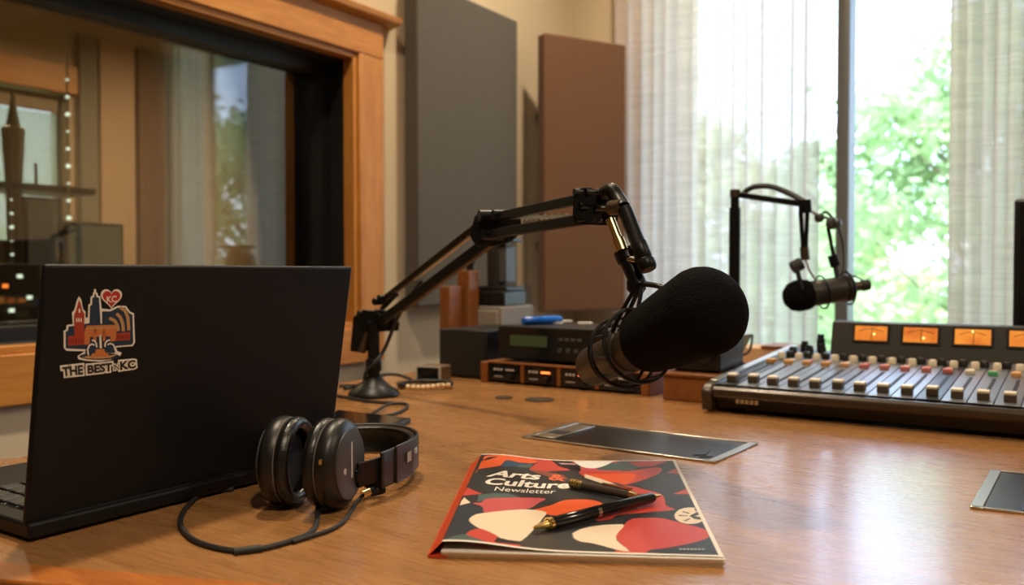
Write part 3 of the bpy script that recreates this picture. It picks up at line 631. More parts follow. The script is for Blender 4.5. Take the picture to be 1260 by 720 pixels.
def onto(p):
    r = p-NLc[0]; a11, a12, a22 = cu.xy.dot(cu.xy), cu.xy.dot(cv.xy), cv.xy.dot(cv.xy); b1, b2 = r.xy.dot(cu.xy), r.xy.dot(cv.xy); D = a11*a22-a12*a12
    u, v = (b1*a22-b2*a12)/D, (b2*a11-b1*a12)/D; return V((p.x, p.y, DESKZ+cover_z(u, v)+.0003))
def nquad(pts):
    o = []
    for x, y in pts:
        z = DESKZ+.011
        for _ in range(3): p = onz(x, y, z); z = onto(p).z
        o.append(p)
    return o
prw = mat('print_cream', srgb(240, 232, 218), .45); pro = mat('print_orange', srgb(222, 96, 50), .45); prg = mat('print_grey', srgb(150, 152, 156), .45)
b = MB()
fit_text(b, 'Arts', nquad([(598, 586.5), (663, 590.5), (668, 582.5), (611, 578.8)]), bold=.03, mapper=onto)
fit_text(b, 'Culture', nquad([(594, 596.3), (700.5, 601.2), (703, 592.3), (601, 588.2)]), bold=.03, mapper=onto)
fit_text(b, 'Newsletter', nquad([(608, 603.8), (682.5, 607.5), (684.5, 602.2), (610.5, 599)]), mapper=onto)
b.build('cover_lettering', prw, news, smooth=False)
b = MB(); fit_text(b, '&', nquad([(674, 590.5), (695, 592.5), (695, 584.5), (678, 583)]), bold=.03, mapper=onto); b.build('cover_ampersand', pro, news, smooth=False)
b = MB()
for k in range(7): b.slab([onto(p) for p in nquad([(836+k*4.6, 677.2), (839.4+k*4.6, 677.3), (839.2+k*4.6, 675), (835.8+k*4.6, 674.9)])], UPZ, .0001)
b.build('cover_small_print', prg, news, smooth=False)

# ================================================================== PENS
def onpl_cover(x, y, lift):
    z = DESKZ+.011
    for _ in range(3): p = onz(x, y, z+lift); z = onto(p).z
    p.z = z+lift; return p
tip = onpl_cover(656, 652, .0030); end = onpl_cover(813, 610.5, .0052); ax = end-tip; Lp = ax.length; ax.normalize()
R0 = .0052
tip.z = onto(tip).z+.0045; end.z = onto(end).z+.0058; ax = (end-tip).normalized()
pen = thing('ballpoint_pen', 'glossy black pen with gold tip lying across the newsletter cover', 'pen', tip)
k = Lp
MB().lathe([(.0008, 0), (.0016, .002), (.0035, .10*k), (R0, .105*k)], tip, ax, 20).build('tip', gold, pen)
MB().lathe([(R0*1.08, .103*k), (R0*1.08, .125*k)], tip, ax, 20).build('grip_ring', gold, pen)
MB().lathe([(R0*.9, .124*k), (R0, .13*k), (R0, .455*k)], tip, ax, 20).build('lower_barrel', blackgloss, pen)
MB().lathe([(R0*1.05, .452*k), (R0*1.05, .478*k)], tip, ax, 20).build('middle_band', chrome, pen)
MB().lathe([(R0, .476*k), (R0*.96, .91*k), (R0*.8, .93*k)], tip, ax, 20).build('upper_barrel', blackgloss, pen)
MB().lathe([(.0026, .925*k), (.002, .96*k), (.0008, k)], tip, ax, 16).build('finial', gold, pen)
p0 = onpl_cover(702, 594.5, .0048); p1 = onpl_cover(784, 610.5, .0048); p0.z = onto(p0).z+.0049; p1.z = onto(p1).z+.0049; ax = (p1-p0); k = ax.length; ax.normalize()
pen2 = thing('ballpoint_pen', 'short bronze and smoke clear pen with clip on the newsletter', 'pen', p0)
smoke = mat('pen_smoke', (.06, .05, .04), .18, coat=.5); pb = mat('pen_bronze', (.5, .38, .22), .28, metal=1)
MB().lathe([(.003, 0), (.0045, .01*k), (.0045, .2*k)], p0, ax, 18).build('ribbed_grip', pb, pen2)
b = MB()
for i in range(5): b.lathe([(.0049, (.02+.035*i)*k), (.0049, (.04+.035*i)*k)], p0, ax, 18)
b.build('grip_ribs', gold, pen2)
MB().lathe([(.0046, .2*k), (.0046, .9*k)], p0, ax, 18).build('barrel', smoke, pen2)
MB().lathe([(.0046, .89*k), (.0035, .95*k), (.0025, k)], p0, ax, 18).build('push_button', brass, pen2)
sd = ax.cross(UPZ).normalized(); b = MB(); b.bar(p0+ax*.5*k+UPZ*.0058, p0+ax*.93*k+UPZ*.0062, .003, .0012); b.bar(p0+ax*.9*k+UPZ*.003, p0+ax*.9*k+UPZ*.0066, .003, .002, ax); b.build('clip', pb, pen2)

# ================================================================== HEADPHONES
O = C2(-.197, .815, DESKZ); nx_ = RIGHT*.97-FH*.24; FHP = frame(O, nx_)
hp = thing('headphones', 'black over-ear studio headphones lying beside the laptop', 'headphones', FHP)
def cup(x, sgn, tilt, name):
    """ear cup around an axis near local x; sgn = outward direction"""
    Fc = FHP @ Matrix.Translation((x, 0, .0435)) @ Matrix.Rotation(tilt, 4, 'Z') @ Matrix.Diagonal((.62, .94, 1, 1))
    ax = V((sgn, 0, 0))
    c = MB(Fc); c.lathe([(.030, -.006), (.0405, -.006), (.0425, .0), (.0425, .010), (.040, .018), (.034, .0225), (.033, .0235)], (0, 0, 0), ax, 36); o = c.build(name, black, hp)
    d = MB(Fc); d.lathe([(.0335, .0225), (.0335, .0255), (.031, .0268), (.001, .0268)], (0, 0, 0), ax, 36); d.build('cup_disc', mat('cup_disc_grey', (.05, .05, .052), .42), o)
    r = MB(Fc); prof = [(.0265+.0125*(1+math.cos(a))*.5+.0035, -.0165+.0115*math.sin(a)) for a in [2*PI*i/14 for i in range(15)]]
    r.lathe(prof, (0, 0, 0), ax, 36, False); r.build('ear_cushion', leather, hp)
    g = MB(Fc); g.lathe([(.03, -.009), (.001, -.008)], (0, 0, 0), ax, 24); g.build('driver_cloth', mat('driver_cloth', (.015, .015, .015), .95), o)
    p = MB(Fc); p.tube([(sgn*-.0062, .0405*math.cos(a), .0405*math.sin(a)) for a in [2*PI*i/40 for i in range(40)]], .0012, 6, True); p.build('piping', mat('piping_grey', (.12, .11, .1), .4), o)
    return o, Fc
c1, F1 = cup(.030, 1, .0, 'ear_cup'); c2_, F2 = cup(-.022, -1, .08, 'ear_cup')
d = MB(F1); d.box((.0272, 0, .004), (.0006, .003, .034)); d.build('brand_strip', mat('pale_mark', (.5, .5, .5), .5), c1)
d = MB(F1); d.cyl((.0265, -.016, -.004), (.0275, -.016, -.004), .003); d.build('logo_dot', mat('pale_mark', (.5, .5, .5), .5), c1)
d = MB(F1); d.cyl((.008, -.0415, .010), (.008, -.0445, .010), .0026); d.build('yoke_pivot', brass, c1)
band = spline([(.060, .038, 0), (.064, .07, 0), (.066, .105, 0), (.058, .145, 0), (.034, .176, 0), (0, .188, 0), (-.036, .176, 0), (-.06, .145, 0), (-.068, .10, 0), (-.064, .05, 0)], 6)
def strip(path, off, z0, z1, F):
    rows = []
    for i, p in enumerate(path):
        a = path[max(i-1, 0)]; c = path[min(i+1, len(path)-1)]; t_ = (c-a).normalized(); n = V((t_.y, -t_.x, 0)); q = p+n*off; r = []
        for zz, e in ((z0, 0), (z0+.0015, .001), (z1-.0015, .001), (z1, 0)): r.append(V((q.x+n.x*e, q.y+n.y*e, zz)))
        rows.append(r)
    return MB(F).grid(rows)
strip(band, 0, .012, .047, FHP).build('headband', mat('headband_black', (.016, .014, .012), .42), hp, solid=.003)
strip(band[8:-6], -.006, .015, .044, FHP).build('band_cushion', leather, hp, solid=.007)
d = MB(FHP); d.bar((.0665, .062, .030), (.0685, .105, .030), .003, .038); d.build('adjuster_plate', mat('headband_black', (.016, .014, .012), .42), hp, bevel=.001)
d = MB(FHP); d.bar((.048, .010, .030), (.0655, .07, .030), .004, .024); d.bar((.036, .012, .030), (.049, .014, .030), .014, .012); d.bar((.040, .045, .016), (.060, .05, .016), .010, .012); d.build('yoke', blackm, hp, bevel=.0015)
d = MB(FHP); d.bar((-.041, .008, .030), (-.065, .07, .030), .004, .024); d.bar((-.03, .010, .030), (-.042, .012, .030), .014, .012); d.build('yoke', blackm, hp, bevel=.0015)
d = MB(FHP)
for i in range(3): d.box((.0708, .085+.004*i, .033), (.0006, .0022, .010))
for i in range(7): d.box((.0690-.0012*i, .112+.0034*i, .034+.0002*i), (.0025, .0024, .0045))
d.build('band_lettering', mat('pale_mark', (.5, .5, .5), .5), hp)
def desk_path(px, z=.0024): return [onz(x, y, DESKZ+(p[0] if p else z)) for x, y, *p in px]
cb = spline(desk_path([(398, 596, .016), (392, 612, .006), (391, 630), (389, 645), (378, 658), (340, 671), (300, 678), (262, 673), (235, 662), (222, 645), (228, 626), (247, 609), (270, 604), (287, 602)]), 6)
MB().tube(cb, .0024, 8).build('cable', rubber, hp)
MB().tube(spline(desk_path([(454, 606, .006), (446, 610, .004), (436, 622), (424, 640), (408, 651), (385, 659), (360, 667)]), 6), .0018, 8).build('cable', rubber, hp)
a_, c_ = onz(288, 679, DESKZ+.0028), onz(322, 675, DESKZ+.0028); MB().cyl(a_, c_, .0032).build('cable_splitter', rubber, hp)
a_, c_, e_ = onz(446, 609, DESKZ+.005), onz(455, 605, DESKZ+.007), onz(472, 601, DESKZ+.008)
MB().cyl(a_, c_, .0042).build('jack_collar', brass, hp)
d = MB(); d.cyl(c_, e_, .0048)
for i in range(5): q_ = c_.lerp(e_, .15+.17*i); d.cyl(q_, q_.lerp(e_, .1), .0056)
d.build('jack_sleeve', rubber, hp)

# flat black tablet behind the headphones
tq = [onz(398, 520), onz(468, 536), onz(506, 521), onz(415, 510)]
tb = thing('tablet', 'thin black tablet lying flat behind the headphones', 'tablet', tq[0])
MB().slab(tq, UPZ, .008).build('body', black, tb, bevel=.002)
cen = sum(tq, V((0, 0, 0)))/4
MB().slab([p.lerp(cen, .08)+V((0, 0, .008)) for p in tq], UPZ, .0003).build('screen', blackgloss, tb)

# ================================================================== BOOM ARM 1 (desk flange, two parallel-bar sections, drop joint)
EX, EY = V((1, 0, 0)), V((0, 1, 0))
B0 = onz(460, 487)
arm = thing('microphone_boom_arm', 'black two-section boom arm bolted to the desk, holding the large foam microphone', 'microphone arm', B0)
MB().lathe([(.046, 0), (.047, .004), (.044, .009), (.030, .018), (.018, .030), (.014, .036)], B0, UPZ, 36).build('flange', blackm, arm)
PIV = at(462, 398, 1.554)
b = MB(); b.cyl(B0+V((0, 0, .03)), V((B0.x, B0.y, PIV.z)), .011); b.lathe([(.013, 0), (.0145, .002), (.0145, .02), (.013, .022)], B0+V((0, 0, .045)), UPZ, 20); b.build('riser_tube', blackm, arm)
EL = at(612, 276, 1.30); HD = at(736, 255, 1.03)
d1 = (EL-PIV).normalized(); n1 = (d1.cross(UPZ)).normalized(); u1 = n1.cross(d1)      # in-plane up of lower section
d2 = (HD-EL).normalized(); n2 = (d2.cross(UPZ)).normalized(); u2 = n2.cross(d2)
def plate(mb, pts, n, th):
    mb.slab([V(p)-V(n)*th/2 for p in pts], n, th)
# turret at the bottom: yoke plates and the balance tail
b = MB()
for sg in (-1, 1):
    c = PIV+n1*sg*.013
    plate(b, [c+RIGHT*x+UPZ*z for x, z in ((-.028, .012), (-.010, .026), (.016, .022), (.032, .0), (.030, -.014), (-.006, -.016), (-.020, -.052), (-.034, -.050))], n1, .004)
b.build('base_yoke', blackm, arm, bevel=.001)
b = MB(); b.cyl(PIV-n1*.02, PIV+n1*.02, .006); b.cyl(PIV-n1*.024, PIV-n1*.017, .010); b.build('pivot_bolt', blackm, arm)
b = MB(); b.cyl(PIV-RIGHT*.012-UPZ*.002, PIV-RIGHT*.028-UPZ*.052, .010); b.build('counter_spring_tail', bronze, arm)
# lower section: thick lower tube, thin upper rod, steel edge
lo0, lo1 = PIV+d1*.01-u1*.004, EL-u1*.014; up0, up1 = at(474, 367, 1.545), at(603, 266, 1.31)
b = MB(); b.bar(lo0, lo1, .012, .016, u1); b.build('lower_bar', blackm, arm, bevel=.002)
b = MB(); b.bar(lo0.lerp(lo1, .22)-u1*.0095, lo0.lerp(lo1, .93)-u1*.0095, .009, .003, u1); b.build('bar_edge', bronze, arm)
b = MB(); b.bar(up0, up1, .009, .010, u1); b.build('upper_bar', mat('bar_bronze_black', (.045, .032, .02), .32, metal=.8), arm, bevel=.0015)
b = MB(); b.bar(up0.lerp(up1, .3)-u1*.007, up0.lerp(up1, .97)-u1*.007, .006, .003, u1); b.build('tension_rod', silver, arm)
b = MB(); b.bar(at(478, 384, 1.54), at(512, 362, 1.48), .008, .006, u1); b.bar(at(470, 380, 1.545), at(488, 362, 1.51), .008, .005, u1); b.build('brace_link', blackm, arm)
for p in (up0, at(468, 371, 1.55), at(449, 386, 1.555)): MB().cyl(p-n1*.014, p+n1*.014, .0065).build('bolt', blackm, arm)
# elbow
b = MB()
for sg in (-1, 1):
    c = EL+n2*sg*.012; plate(b, [c+RIGHT*x+UPZ*z for x, z in ((-.022, .012), (-.010, .020), (.022, .018), (.026, -.010), (.010, -.026), (-.020, -.034), (-.030, -.018))], n2, .004)
b.build('elbow_plates', blackm, arm, bevel=.001)
for p, r in ((at(603, 266, 1.29), .009), (at(620, 264, 1.27), .007), (at(606, 289, 1.29), .008), (at(628, 284, 1.27), .006)): MB().cyl(p-n2*.018, p+n2*.018, r).build('bolt', blackm, arm)
# upper section
b = MB(); b.bar(at(610, 267, 1.28), at(724, 243, 1.04), .010, .013, u2); b.build('upper_section_bar', blackm, arm, bevel=.002)
b = MB(); b.bar(at(606, 288, 1.28), at(724, 269, 1.04), .010, .014, u2); b.build('upper_section_bar', blackm, arm, bevel=.002)
b = MB(); b.bar(at(622, 268, 1.265), at(712, 266, 1.06), .004, .004, u2); b.build('tension_rod', silver, arm)
b = MB(); b.tube([at(640+60*k/40, 269-3*k/40, 1.225-.13*k/40)+u2*.004*math.sin(k*2.6)+n2*.004*math.cos(k*2.6) for k in range(41)], .001, 5); b.build('spring', silver, arm)
# head plates
b = MB()
for sg in (-1, 1):
    c = n2*sg*.012; plate(b, [at(x, y, 1.03)+c for x, y in ((718, 236), (728, 231), (738, 231), (746, 243), (752, 252), (748, 272), (742, 277), (720, 277), (717, 270))], n2, .005)
b.build('head_plates', blackm, arm, bevel=.0015)
for x, y, r in ((722, 237, .004), (728, 254, .005), (746, 257, .005), (736, 237, .004), (724, 271, .004)): MB().cyl(at(x, y, 1.03)-n2*.0175, at(x, y, 1.03)+n2*.0175, r).build('bolt', mat('bolt_dark', (.05, .05, .05), .3, metal=1), arm)
# hooked drop link with lever handle, then brass pin and the drop tube
b = MB(); b.tube(spline([at(743, 238, 1.02), at(752, 234, 1.01), at(760, 244, 1.0), at(767, 256, .985)], 5), .0088, 14); b.build('hook_link', blackm, arm)
b = MB(); b.cyl(at(752, 256, 1.0), at(766, 254, .985), .009); b.build('cross_pin', bronze, arm)
b = MB(); b.lathe([(.008, 0), (.0088, .005), (.0088, .045), (.0098, .047), (.0098, .066), (.0092, .067), (.0108, .07), (.0108, .078), (.009, .081)], at(768, 256, .985), at(798, 332, .955)-at(768, 256, .985), 20); b.build('lever_handle', blackm, arm)
p0, p1 = at(751, 270, .99), at(766, 309, .975)
MB().cyl(p0, p0.lerp(p1, .68), .0055).build('brass_pin', brass, arm)
MB().cyl(p0.lerp(p1, .62), p1, .0072).build('brass_nut', brass, arm)
b = MB(); b.lathe([(.0115, 0), (.0125, .002), (.0125, .013), (.010, .015), (.0095, .047)], at(767, 308, .985), at(784, 346, .97)-at(767, 308, .985), 18); b.build('drop_tube', blackm, arm)
MB().cyl(at(775, 318, .975)-RIGHT*.004, at(779, 320, .965)+RIGHT*.004, .004).build('thumb_screw', chrome, arm)
# cable clipped along the arm
b = MB(); b.tube(spline([at(520, 345, 1.46), at(500, 372, 1.50), at(487, 396, 1.53), at(474, 428, 1.55), at(462, 446, 1.535), at(451, 457, 1.54), at(447, 472, 1.56)]+[onz(436, 476, DESKZ+.004), onz(424, 478, DESKZ+.004)], 6), .0034, 8); b.build('signal_cable', rubber, arm)

# ================================================================== MICROPHONE 1
FT, FR_, TL = at(867, 383, .83), at(796, 420, .93), at(728, 452, 1.06)
mx = (FT-FR_).normalized(); mic = thing('microphone', 'large broadcast microphone with black foam windscreen and bronze grey body', 'microphone', TL)
Lf = (FT-FR_).length
prof = [(.028, -.004), (.034, .0), (.036, .006)]+[(.036+(.0445-.036)*(k/8)**.8, .006+(Lf-.006)*k/8) for k in range(1, 9)]+[(.0445*math.cos(a), Lf+.036*math.sin(a)) for a in [PI/2*k/9 for k in range(1, 10)]]
MB().lathe(prof, FR_, mx, 48).build('foam_windscreen', foamm, mic)
tx = (FR_-TL).normalized(); LB = (FR_-TL).length
MB().lathe([(.017, 0), (.0225, .002), (.0245, .006), (.0245, LB*.62), (.0262, LB*.63), (.0262, LB*.72), (.0245, LB*.73), (.026, LB*.93), (.031, LB)], TL, tx, 36).build('body', mat('mic_body_bronze_grey', (.030, .023, .016), .42, metal=.5), mic)
MB().lathe([(.0, -.001), (.0165, -.001), (.0165, .001)], TL, tx, 24).build('end_cap', black, mic)
sx, sy = perp(tx)
MB().lathe([(.027, LB*.945), (.0285, LB*.95), (.0330, LB*.995), (.0335, LB*1.0)], TL, tx, 36, False).build('windscreen_collar', blackm, mic)
# shock mount cage
b = MB()
for f_, r in ((.50, .036), (.60, .041), (.86, .042)):
    c = TL+tx*LB*f_; b = MB(); b.tube([c+(sx*math.cos(2*PI*i/32)+sy*math.sin(2*PI*i/32))*r for i in range(32)], .0022, 6, True); b.build('shock_mount_ring', blackm, mic)
c0 = TL+tx*LB*.50; c1_ = TL+tx*LB*.86; hub = at(788, 349, .965)
for k in range(10):
    a = 2*PI*k/10; a2 = a+2*PI/20
    q0 = c0+(sx*math.cos(a)+sy*math.sin(a))*.036; q1 = c1_+(sx*math.cos(a2)+sy*math.sin(a2))*.042
    MB().tube([q0, q1], .0013, 5).build('elastic_band', rubber, mic)
# carrier rods from the drop tube to the cage
b = MB(); b.lathe([(.008, 0), (.011, .004), (.011, .014), (.008, .018)], at(783, 341, .972), UPZ*-1, 16); b.build('mount_hub', blackm, mic)
for pts in (((786, 350, .965), (774, 368, .97), (758, 398, .975), (752, 414, .98)), ((788, 352, .96), (776, 378, .962), (764, 404, .965), (757, 427, .968)), ((790, 352, .96), (786, 376, .95), (780, 408, .94), (786, 446, .95)), ((791, 350, .96), (806, 352, .945), (822, 356, .93)), ((790, 348, .96), (812, 352, .97), (828, 360, .96)), ((752, 414, .98), (757, 427, .968), (764, 432, .955), (788, 424, .94))):
    MB().tube(spline([at(*p) for p in pts], 5), .0026, 7).build('carrier_rod', blackm, mic)
for p in ((752, 413, .98), (758, 428, .968), (786, 444, .95)):
    q = at(*p); MB().lathe([(.001, -.005), (.0045, -.003), (.0045, .003), (.001, .005)], q, tx, 12).build('rubber_knob', rubber, mic)

# ================================================================== BOOM ARM 2 + MICROPHONE 2 beyond the console
D2 = 1.86
b2 = onz(903, 335+236.25/D2)
arm2 = thing('microphone_boom_arm', 'slim black boom arm on an upright post in front of the sheer curtain', 'microphone arm', b2)
zt = at(903, 256, D2).z; zt2 = at(903, 236, D2).z
MB().lathe([(.045, 0), (.045, .006), (.02, .016), (.014, .03)], b2, UPZ, 28).build('flange', blackm, arm2)
MB().cyl(b2+V((0, 0, .02)), V((b2.x, b2.y, zt)), .0125).build('post', blackm, arm2)
MB().cyl(V((b2.x, b2.y, zt)), V((b2.x, b2.y, zt2-.008)), .0095).build('post_neck', blackm, arm2)
tp = V((b2.x, b2.y, zt2))
MB().cyl(tp-EX*.0-UPZ*.012, tp+UPZ*.004, .011).build('swivel_cap', bronze, arm2)
b = MB(); b.bar(at(904, 239, D2), at(993, 252, 1.76), .012, .013); b.build('arm_bar', blackm, arm2, bevel=.002)
b = MB(); b.tube(spline([at(914, 238, D2), at(928, 230, 1.84), at(950, 230, 1.82), at(975, 240, 1.79), at(992, 250, 1.76)], 6), .006, 8); b.build('arm_cable', rubber, arm2)
b = MB(); b.cyl(at(990, 246, 1.76), at(991, 262, 1.76), .013); b.build('end_joint', blackm, arm2)
for x0, x1 in ((985, 988), (993.5, 991.5)): MB().tube([at(x0, 258, 1.76), at(x1, 306, 1.76)], .0045, 8).build('drop_rod', blackm, arm2)
MB().cyl(at(989.5, 304, 1.76), at(991, 320, 1.76), .009).build('drop_clamp', bronze, arm2)
b = MB(); b.tube([at(991, 318, 1.76), at(996, 332, 1.755), at(1003, 343, 1.75)], .003, 6); b.build('stem', silver, arm2)
for q, r in (((1008, 268, 1.78), .010), ((1023, 275, 1.78), .013), ((1030, 275, 1.78), .010)): MB().lathe([(r*.6, -.008), (r, -.005), (r, .005), (r*.6, .008)], at(*q), RIGHT*.6-FH*.8, 14).build('joint_knob', mat('joint_grey', (.10, .11, .12), .35, metal=.6), arm2)
b = MB(); b.bar(at(995, 258, 1.77), at(1010, 268, 1.78), .005, .005); b.bar(at(1006, 264, 1.78), at(1026, 272, 1.78), .005, .006); b.build('link', silver, arm2)
MB().tube(spline([at(1012, 262, 1.78), at(1018, 262, 1.78), at(1026, 270, 1.78)], 5), .003, 6).build('link_cable', rubber, arm2)
MB().tube([at(1019, 280, 1.78), at(1026, 318, 1.77)], .004, 8).build('drop_rod', blackm, arm2)
MB().cyl(at(1024, 314, 1.77), at(1028, 328, 1.77), .010).build('drop_clamp', blackm, arm2)
MB().tube([at(1027, 326, 1.77), at(1031, 345, 1.76)], .005, 8).build('drop_rod', blackm, arm2)
MB().tube(spline([at(1031, 278, 1.78), at(1037, 300, 1.78), at(1038, 330, 1.77), at(1030, 345, 1.76)], 6), .0022, 6).build('loop_cable', rubber, arm2)
mh, mt = at(983, 364, 1.75), at(1046, 354, 1.76); ax = (mt-mh).normalized(); L2 = (mt-mh).length
mic2 = thing('microphone', 'small dark broadcast microphone with round foam head hanging before the window', 'microphone', mh)
MB().lathe([(.0, -.03), (.018, -.028), (.028, -.018), (.0325, -.004), (.0325, .012), (.030, .022), (.024, .026)], mh, ax, 28).build('foam_windscreen', foamm, mic2)
MB().lathe([(.0245, .024), (.0265, .028), (.0265, L2*.86), (.024, L2*.88), (.028, L2*.9), (.028, L2), (.024, L2+.003)], mh, ax, 28).build('body', mat('mic2_body', (.045, .04, .036), .45, metal=.5), mic2)
MB().lathe([(.012, L2), (.010, L2+.012), (.009, L2+.024)], mh, ax, 18).build('connector', bronze, mic2)
MB().lathe([(.0105, L2+.024), (.0115, L2+.028), (.0115, L2+.04), (.009, L2+.042)], mh, ax, 18).build('plug', rubber, mic2)
MB().cyl(at(975, 330, 1.745), at(986, 324, 1.745), .013).build('yoke_knob', rubber, mic2)
b = MB(); b.bar(at(980, 328, 1.74), at(987, 358, 1.72), .012, .006, RIGHT); b.build('yoke', blackm, mic2, bevel=.001)
for f_ in (.45, .95):
    sx2, sy2 = perp(ax); c = mh+ax*L2*f_; MB().tube([c+(sx2*math.cos(2*PI*i/24)+sy2*math.sin(2*PI*i/24))*.034 for i in range(24)], .002, 6, True).build('shock_mount_ring', blackm, mic2)
MB().tube(spline([mh+ax*(L2+.04), at(1062, 345, 1.77), at(1046, 339, 1.77), at(1030, 343, 1.76)], 5), .0018, 6).build('cable', rubber, mic2)

# ================================================================== MIXING CONSOLE
CO = C2(.3085, 1.368, DESKZ); SLP = .035/1.0*1.4
FC = frame(CO, EX)          # x along the front, y towards the window wall, z up
con = thing('mixing_console', 'black broadcast mixing console with silver faders and amber lit meters', 'mixing console', FC)
CWD, CDP, FZ = .86, .50, .046
conm = mat('console_black', (.016, .014, .012), .4); lipm = mat('console_bronze_lip', (.045, .030, .018), .33, metal=.3, coat=.2)
stripm = mat('channel_strip_grey', (.30, .32, .36), .36, metal=.75, bump=(500, .05)); strip2 = mat('channel_strip_dark', (.055, .058, .065), .36, metal=.6)
top = lambda y: FZ-.004+(y)*.052
b = MB(FC); P_ = [(.015, .018), (.02, .006), (CDP, .006), (CDP, top(CDP)-.003), (.02, top(.02)-.003), (.004, FZ-.008), (0, FZ-.016), (.004, .026)]
n = len(P_); b.add([(0.015, y, z) for y, z in P_]+[(CWD, y, z) for y, z in P_], [tuple(range(n)), tuple(range(n, 2*n))[::-1]]+[(i, n+i, n+(i+1) % n, (i+1) % n) for i in range(n)]); b.build('body', conm, con, bevel=.002)
MB(FC).lathe([(.0095, 0), (.0095, CWD-.015)], (.015, .008, FZ-.013), EX, 20).build('front_lip', lipm, con)
b = MB(FC); P_ = [(-.004, .004), (CDP+.004, .004), (CDP+.004, top(CDP)+.004), (.03, top(.03)+.004), (.004, FZ-.002), (-.006, FZ-.010), (-.008, FZ-.02), (-.002, .012)]
n = len(P_); b.add([(-.003, y, z) for y, z in P_]+[(.014, y, z) for y, z in P_], [tuple(range(n)), tuple(range(n, 2*n))[::-1]]+[(i, n+i, n+(i+1) % n, (i+1) % n) for i in range(n)]); b.build('end_cheek', lipm, con, bevel=.003)
b = MB(FC); b.add([(-.002, .03, top(.03)+.0042), (.013, .03, top(.03)+.0042), (.013, CDP, top(CDP)+.0042), (-.002, CDP, top(CDP)+.0042), (-.002, .03, top(.03)+.006), (.013, .03, top(.03)+.006), (.013, CDP, top(CDP)+.006), (-.002, CDP, top(CDP)+.006)], [(3, 2, 1, 0), (4, 5, 6, 7), (0, 1, 5, 4), (1, 2, 6, 5), (2, 3, 7, 6), (3, 0, 4, 7)]); b.build('side_rail', silver, con, bevel=.0008)
for x in (.04, CWD-.04):
    for y in (.05, CDP-.05): MB(FC).cyl((x, y, 0), (x, y, .007), .012).build('rubber_foot', rubber, con)
b = MB(FC)
for k in range(5): b.box((.055+.0075*k, .0015, .022), (.0055, .002, .007))
b.build('maker_plate', mat('plate_gold', (.42, .34, .2), .4, metal=.6), con)
slot_m = mat('slot_black', (.004, .004, .004), .6); capt = mat('fader_cap_cream', srgb(226, 214, 190), .4); capd = mat('fader_cap_dark', srgb(74, 62, 46), .45)
cols = [mat('button_peach', srgb(220, 170, 130), .5), mat('button_pink', srgb(206, 120, 116), .5), mat('button_cream', srgb(226, 214, 190), .5), mat('button_green', srgb(90, 170, 120), .5), mat('button_tan', srgb(214, 160, 96), .5)]
pick = [4, 4, 4, 4, 0, 1, 1, 1, 1, 1, 2, 3, 4, 2, 1, 1, 2, 0, 1, 1, 2, 3, 1, 1]
TI = math.atan(.052); Rt = Matrix.Rotation(TI, 3, 'X')
NCH = 25; PT = .0328
def onstrip(mb, x, y, z, sz): mb.box((x, y, top(y)+z), sz, Rt); return mb
for i in range(NCH):
    x = .0275+PT*i
    st = onstrip(MB(FC), x, .22, .0, (PT-.0012, .39, .0022)).build('channel_strip', strip2 if i % 9 == 0 else stripm, con, bevel=.0006)
    onstrip(MB(FC), x+.002, .147, .0013, (.0050, .185, .001)).build('fader_slot', slot_m, st)
    fy = .052+(.006 if i % 4 == 1 else 0)
    b = onstrip(MB(FC), x+.002, fy, .0065, (.0150, .017, .011)); o = b.build('fader_cap', capd, st, bevel=.0012)
    onstrip(MB(FC), x+.002, fy+.001, .0130, (.0152, .0165, .0035)).build('cap_top', capt, st, bevel=.0008)
    onstrip(MB(FC), x-.003, .272, .0045, (.014, .012, .008)).build('button', cols[pick[i % 24]], st, bevel=.0012)
    onstrip(MB(FC), x-.004, .30, .003, (.010, .010, .005)).build('button', cols[(i*2) % 3], st, bevel=.001)
    MB(FC).lathe([(.0065, 0), (.0065, .010), (.005, .012)], (x-.001, .335, top(.335)+.001), UPZ, 14).build('knob', capt, st)
    MB(FC).lathe([(.0075, 0), (.0075, .010), (.006, .012)], (x+.011, .352, top(.352)+.001), UPZ, 14).build('knob', black, st)
# meter bridge
BX0, BY = .095, .435
b = MB(FC); P_ = [(BY-.012, top(BY)-.005), (BY+.055, top(BY)-.005), (BY+.055, .128), (BY+.006, .128)]
n = len(P_); b.add([(BX0, y, z) for y, z in P_]+[(CWD, y, z) for y, z in P_], [tuple(range(n)), tuple(range(n, 2*n))[::-1]]+[(i, n+i, n+(i+1) % n, (i+1) % n) for i in range(n)]); o_br = b.build('meter_bridge', mat('bridge_olive_black', (.03, .026, .020), .5), con, bevel=.002)
fa = FC.to_3x3() @ V((0, .018, .063+0)); 
face_p = FC @ V((BX0, BY-.012+.0, top(BY)-.005)); face_u = (FC.to_3x3() @ V((0, .018, .128-top(BY)+.005))).normalized(); face_n = (FC.to_3x3() @ EX).cross(face_u).normalized()
amber = bpy.data.materials.new('amber_meter_glow'); amber.use_nodes = True; t = amber.node_tree; bs = t.nodes['Principled BSDF']
tc = t.nodes.new('ShaderNodeTexCoord'); gr = t.nodes.new('ShaderNodeTexNoise'); gr.inputs['Scale'].default_value = 30; t.links.new(tc.outputs['Object'], gr.inputs[0])
r_ = t.nodes.new('ShaderNodeValToRGB'); r_.color_ramp.elements[0].color = (*srgb(196, 84, 20), 1); r_.color_ramp.elements[1].color = (*srgb(244, 150, 52), 1); r_.color_ramp.elements[0].position = .3; r_.color_ramp.elements[1].position = .7
t.links.new(gr.outputs[0], r_.inputs[0]); t.links.new(r_.outputs[0], bs.inputs['Emission Color']); bs.inputs['Emission Strength'].default_value = .9; bs.inputs['Base Color'].default_value = (.3, .12, .03, 1); bs.inputs['Roughness'].default_value = .4
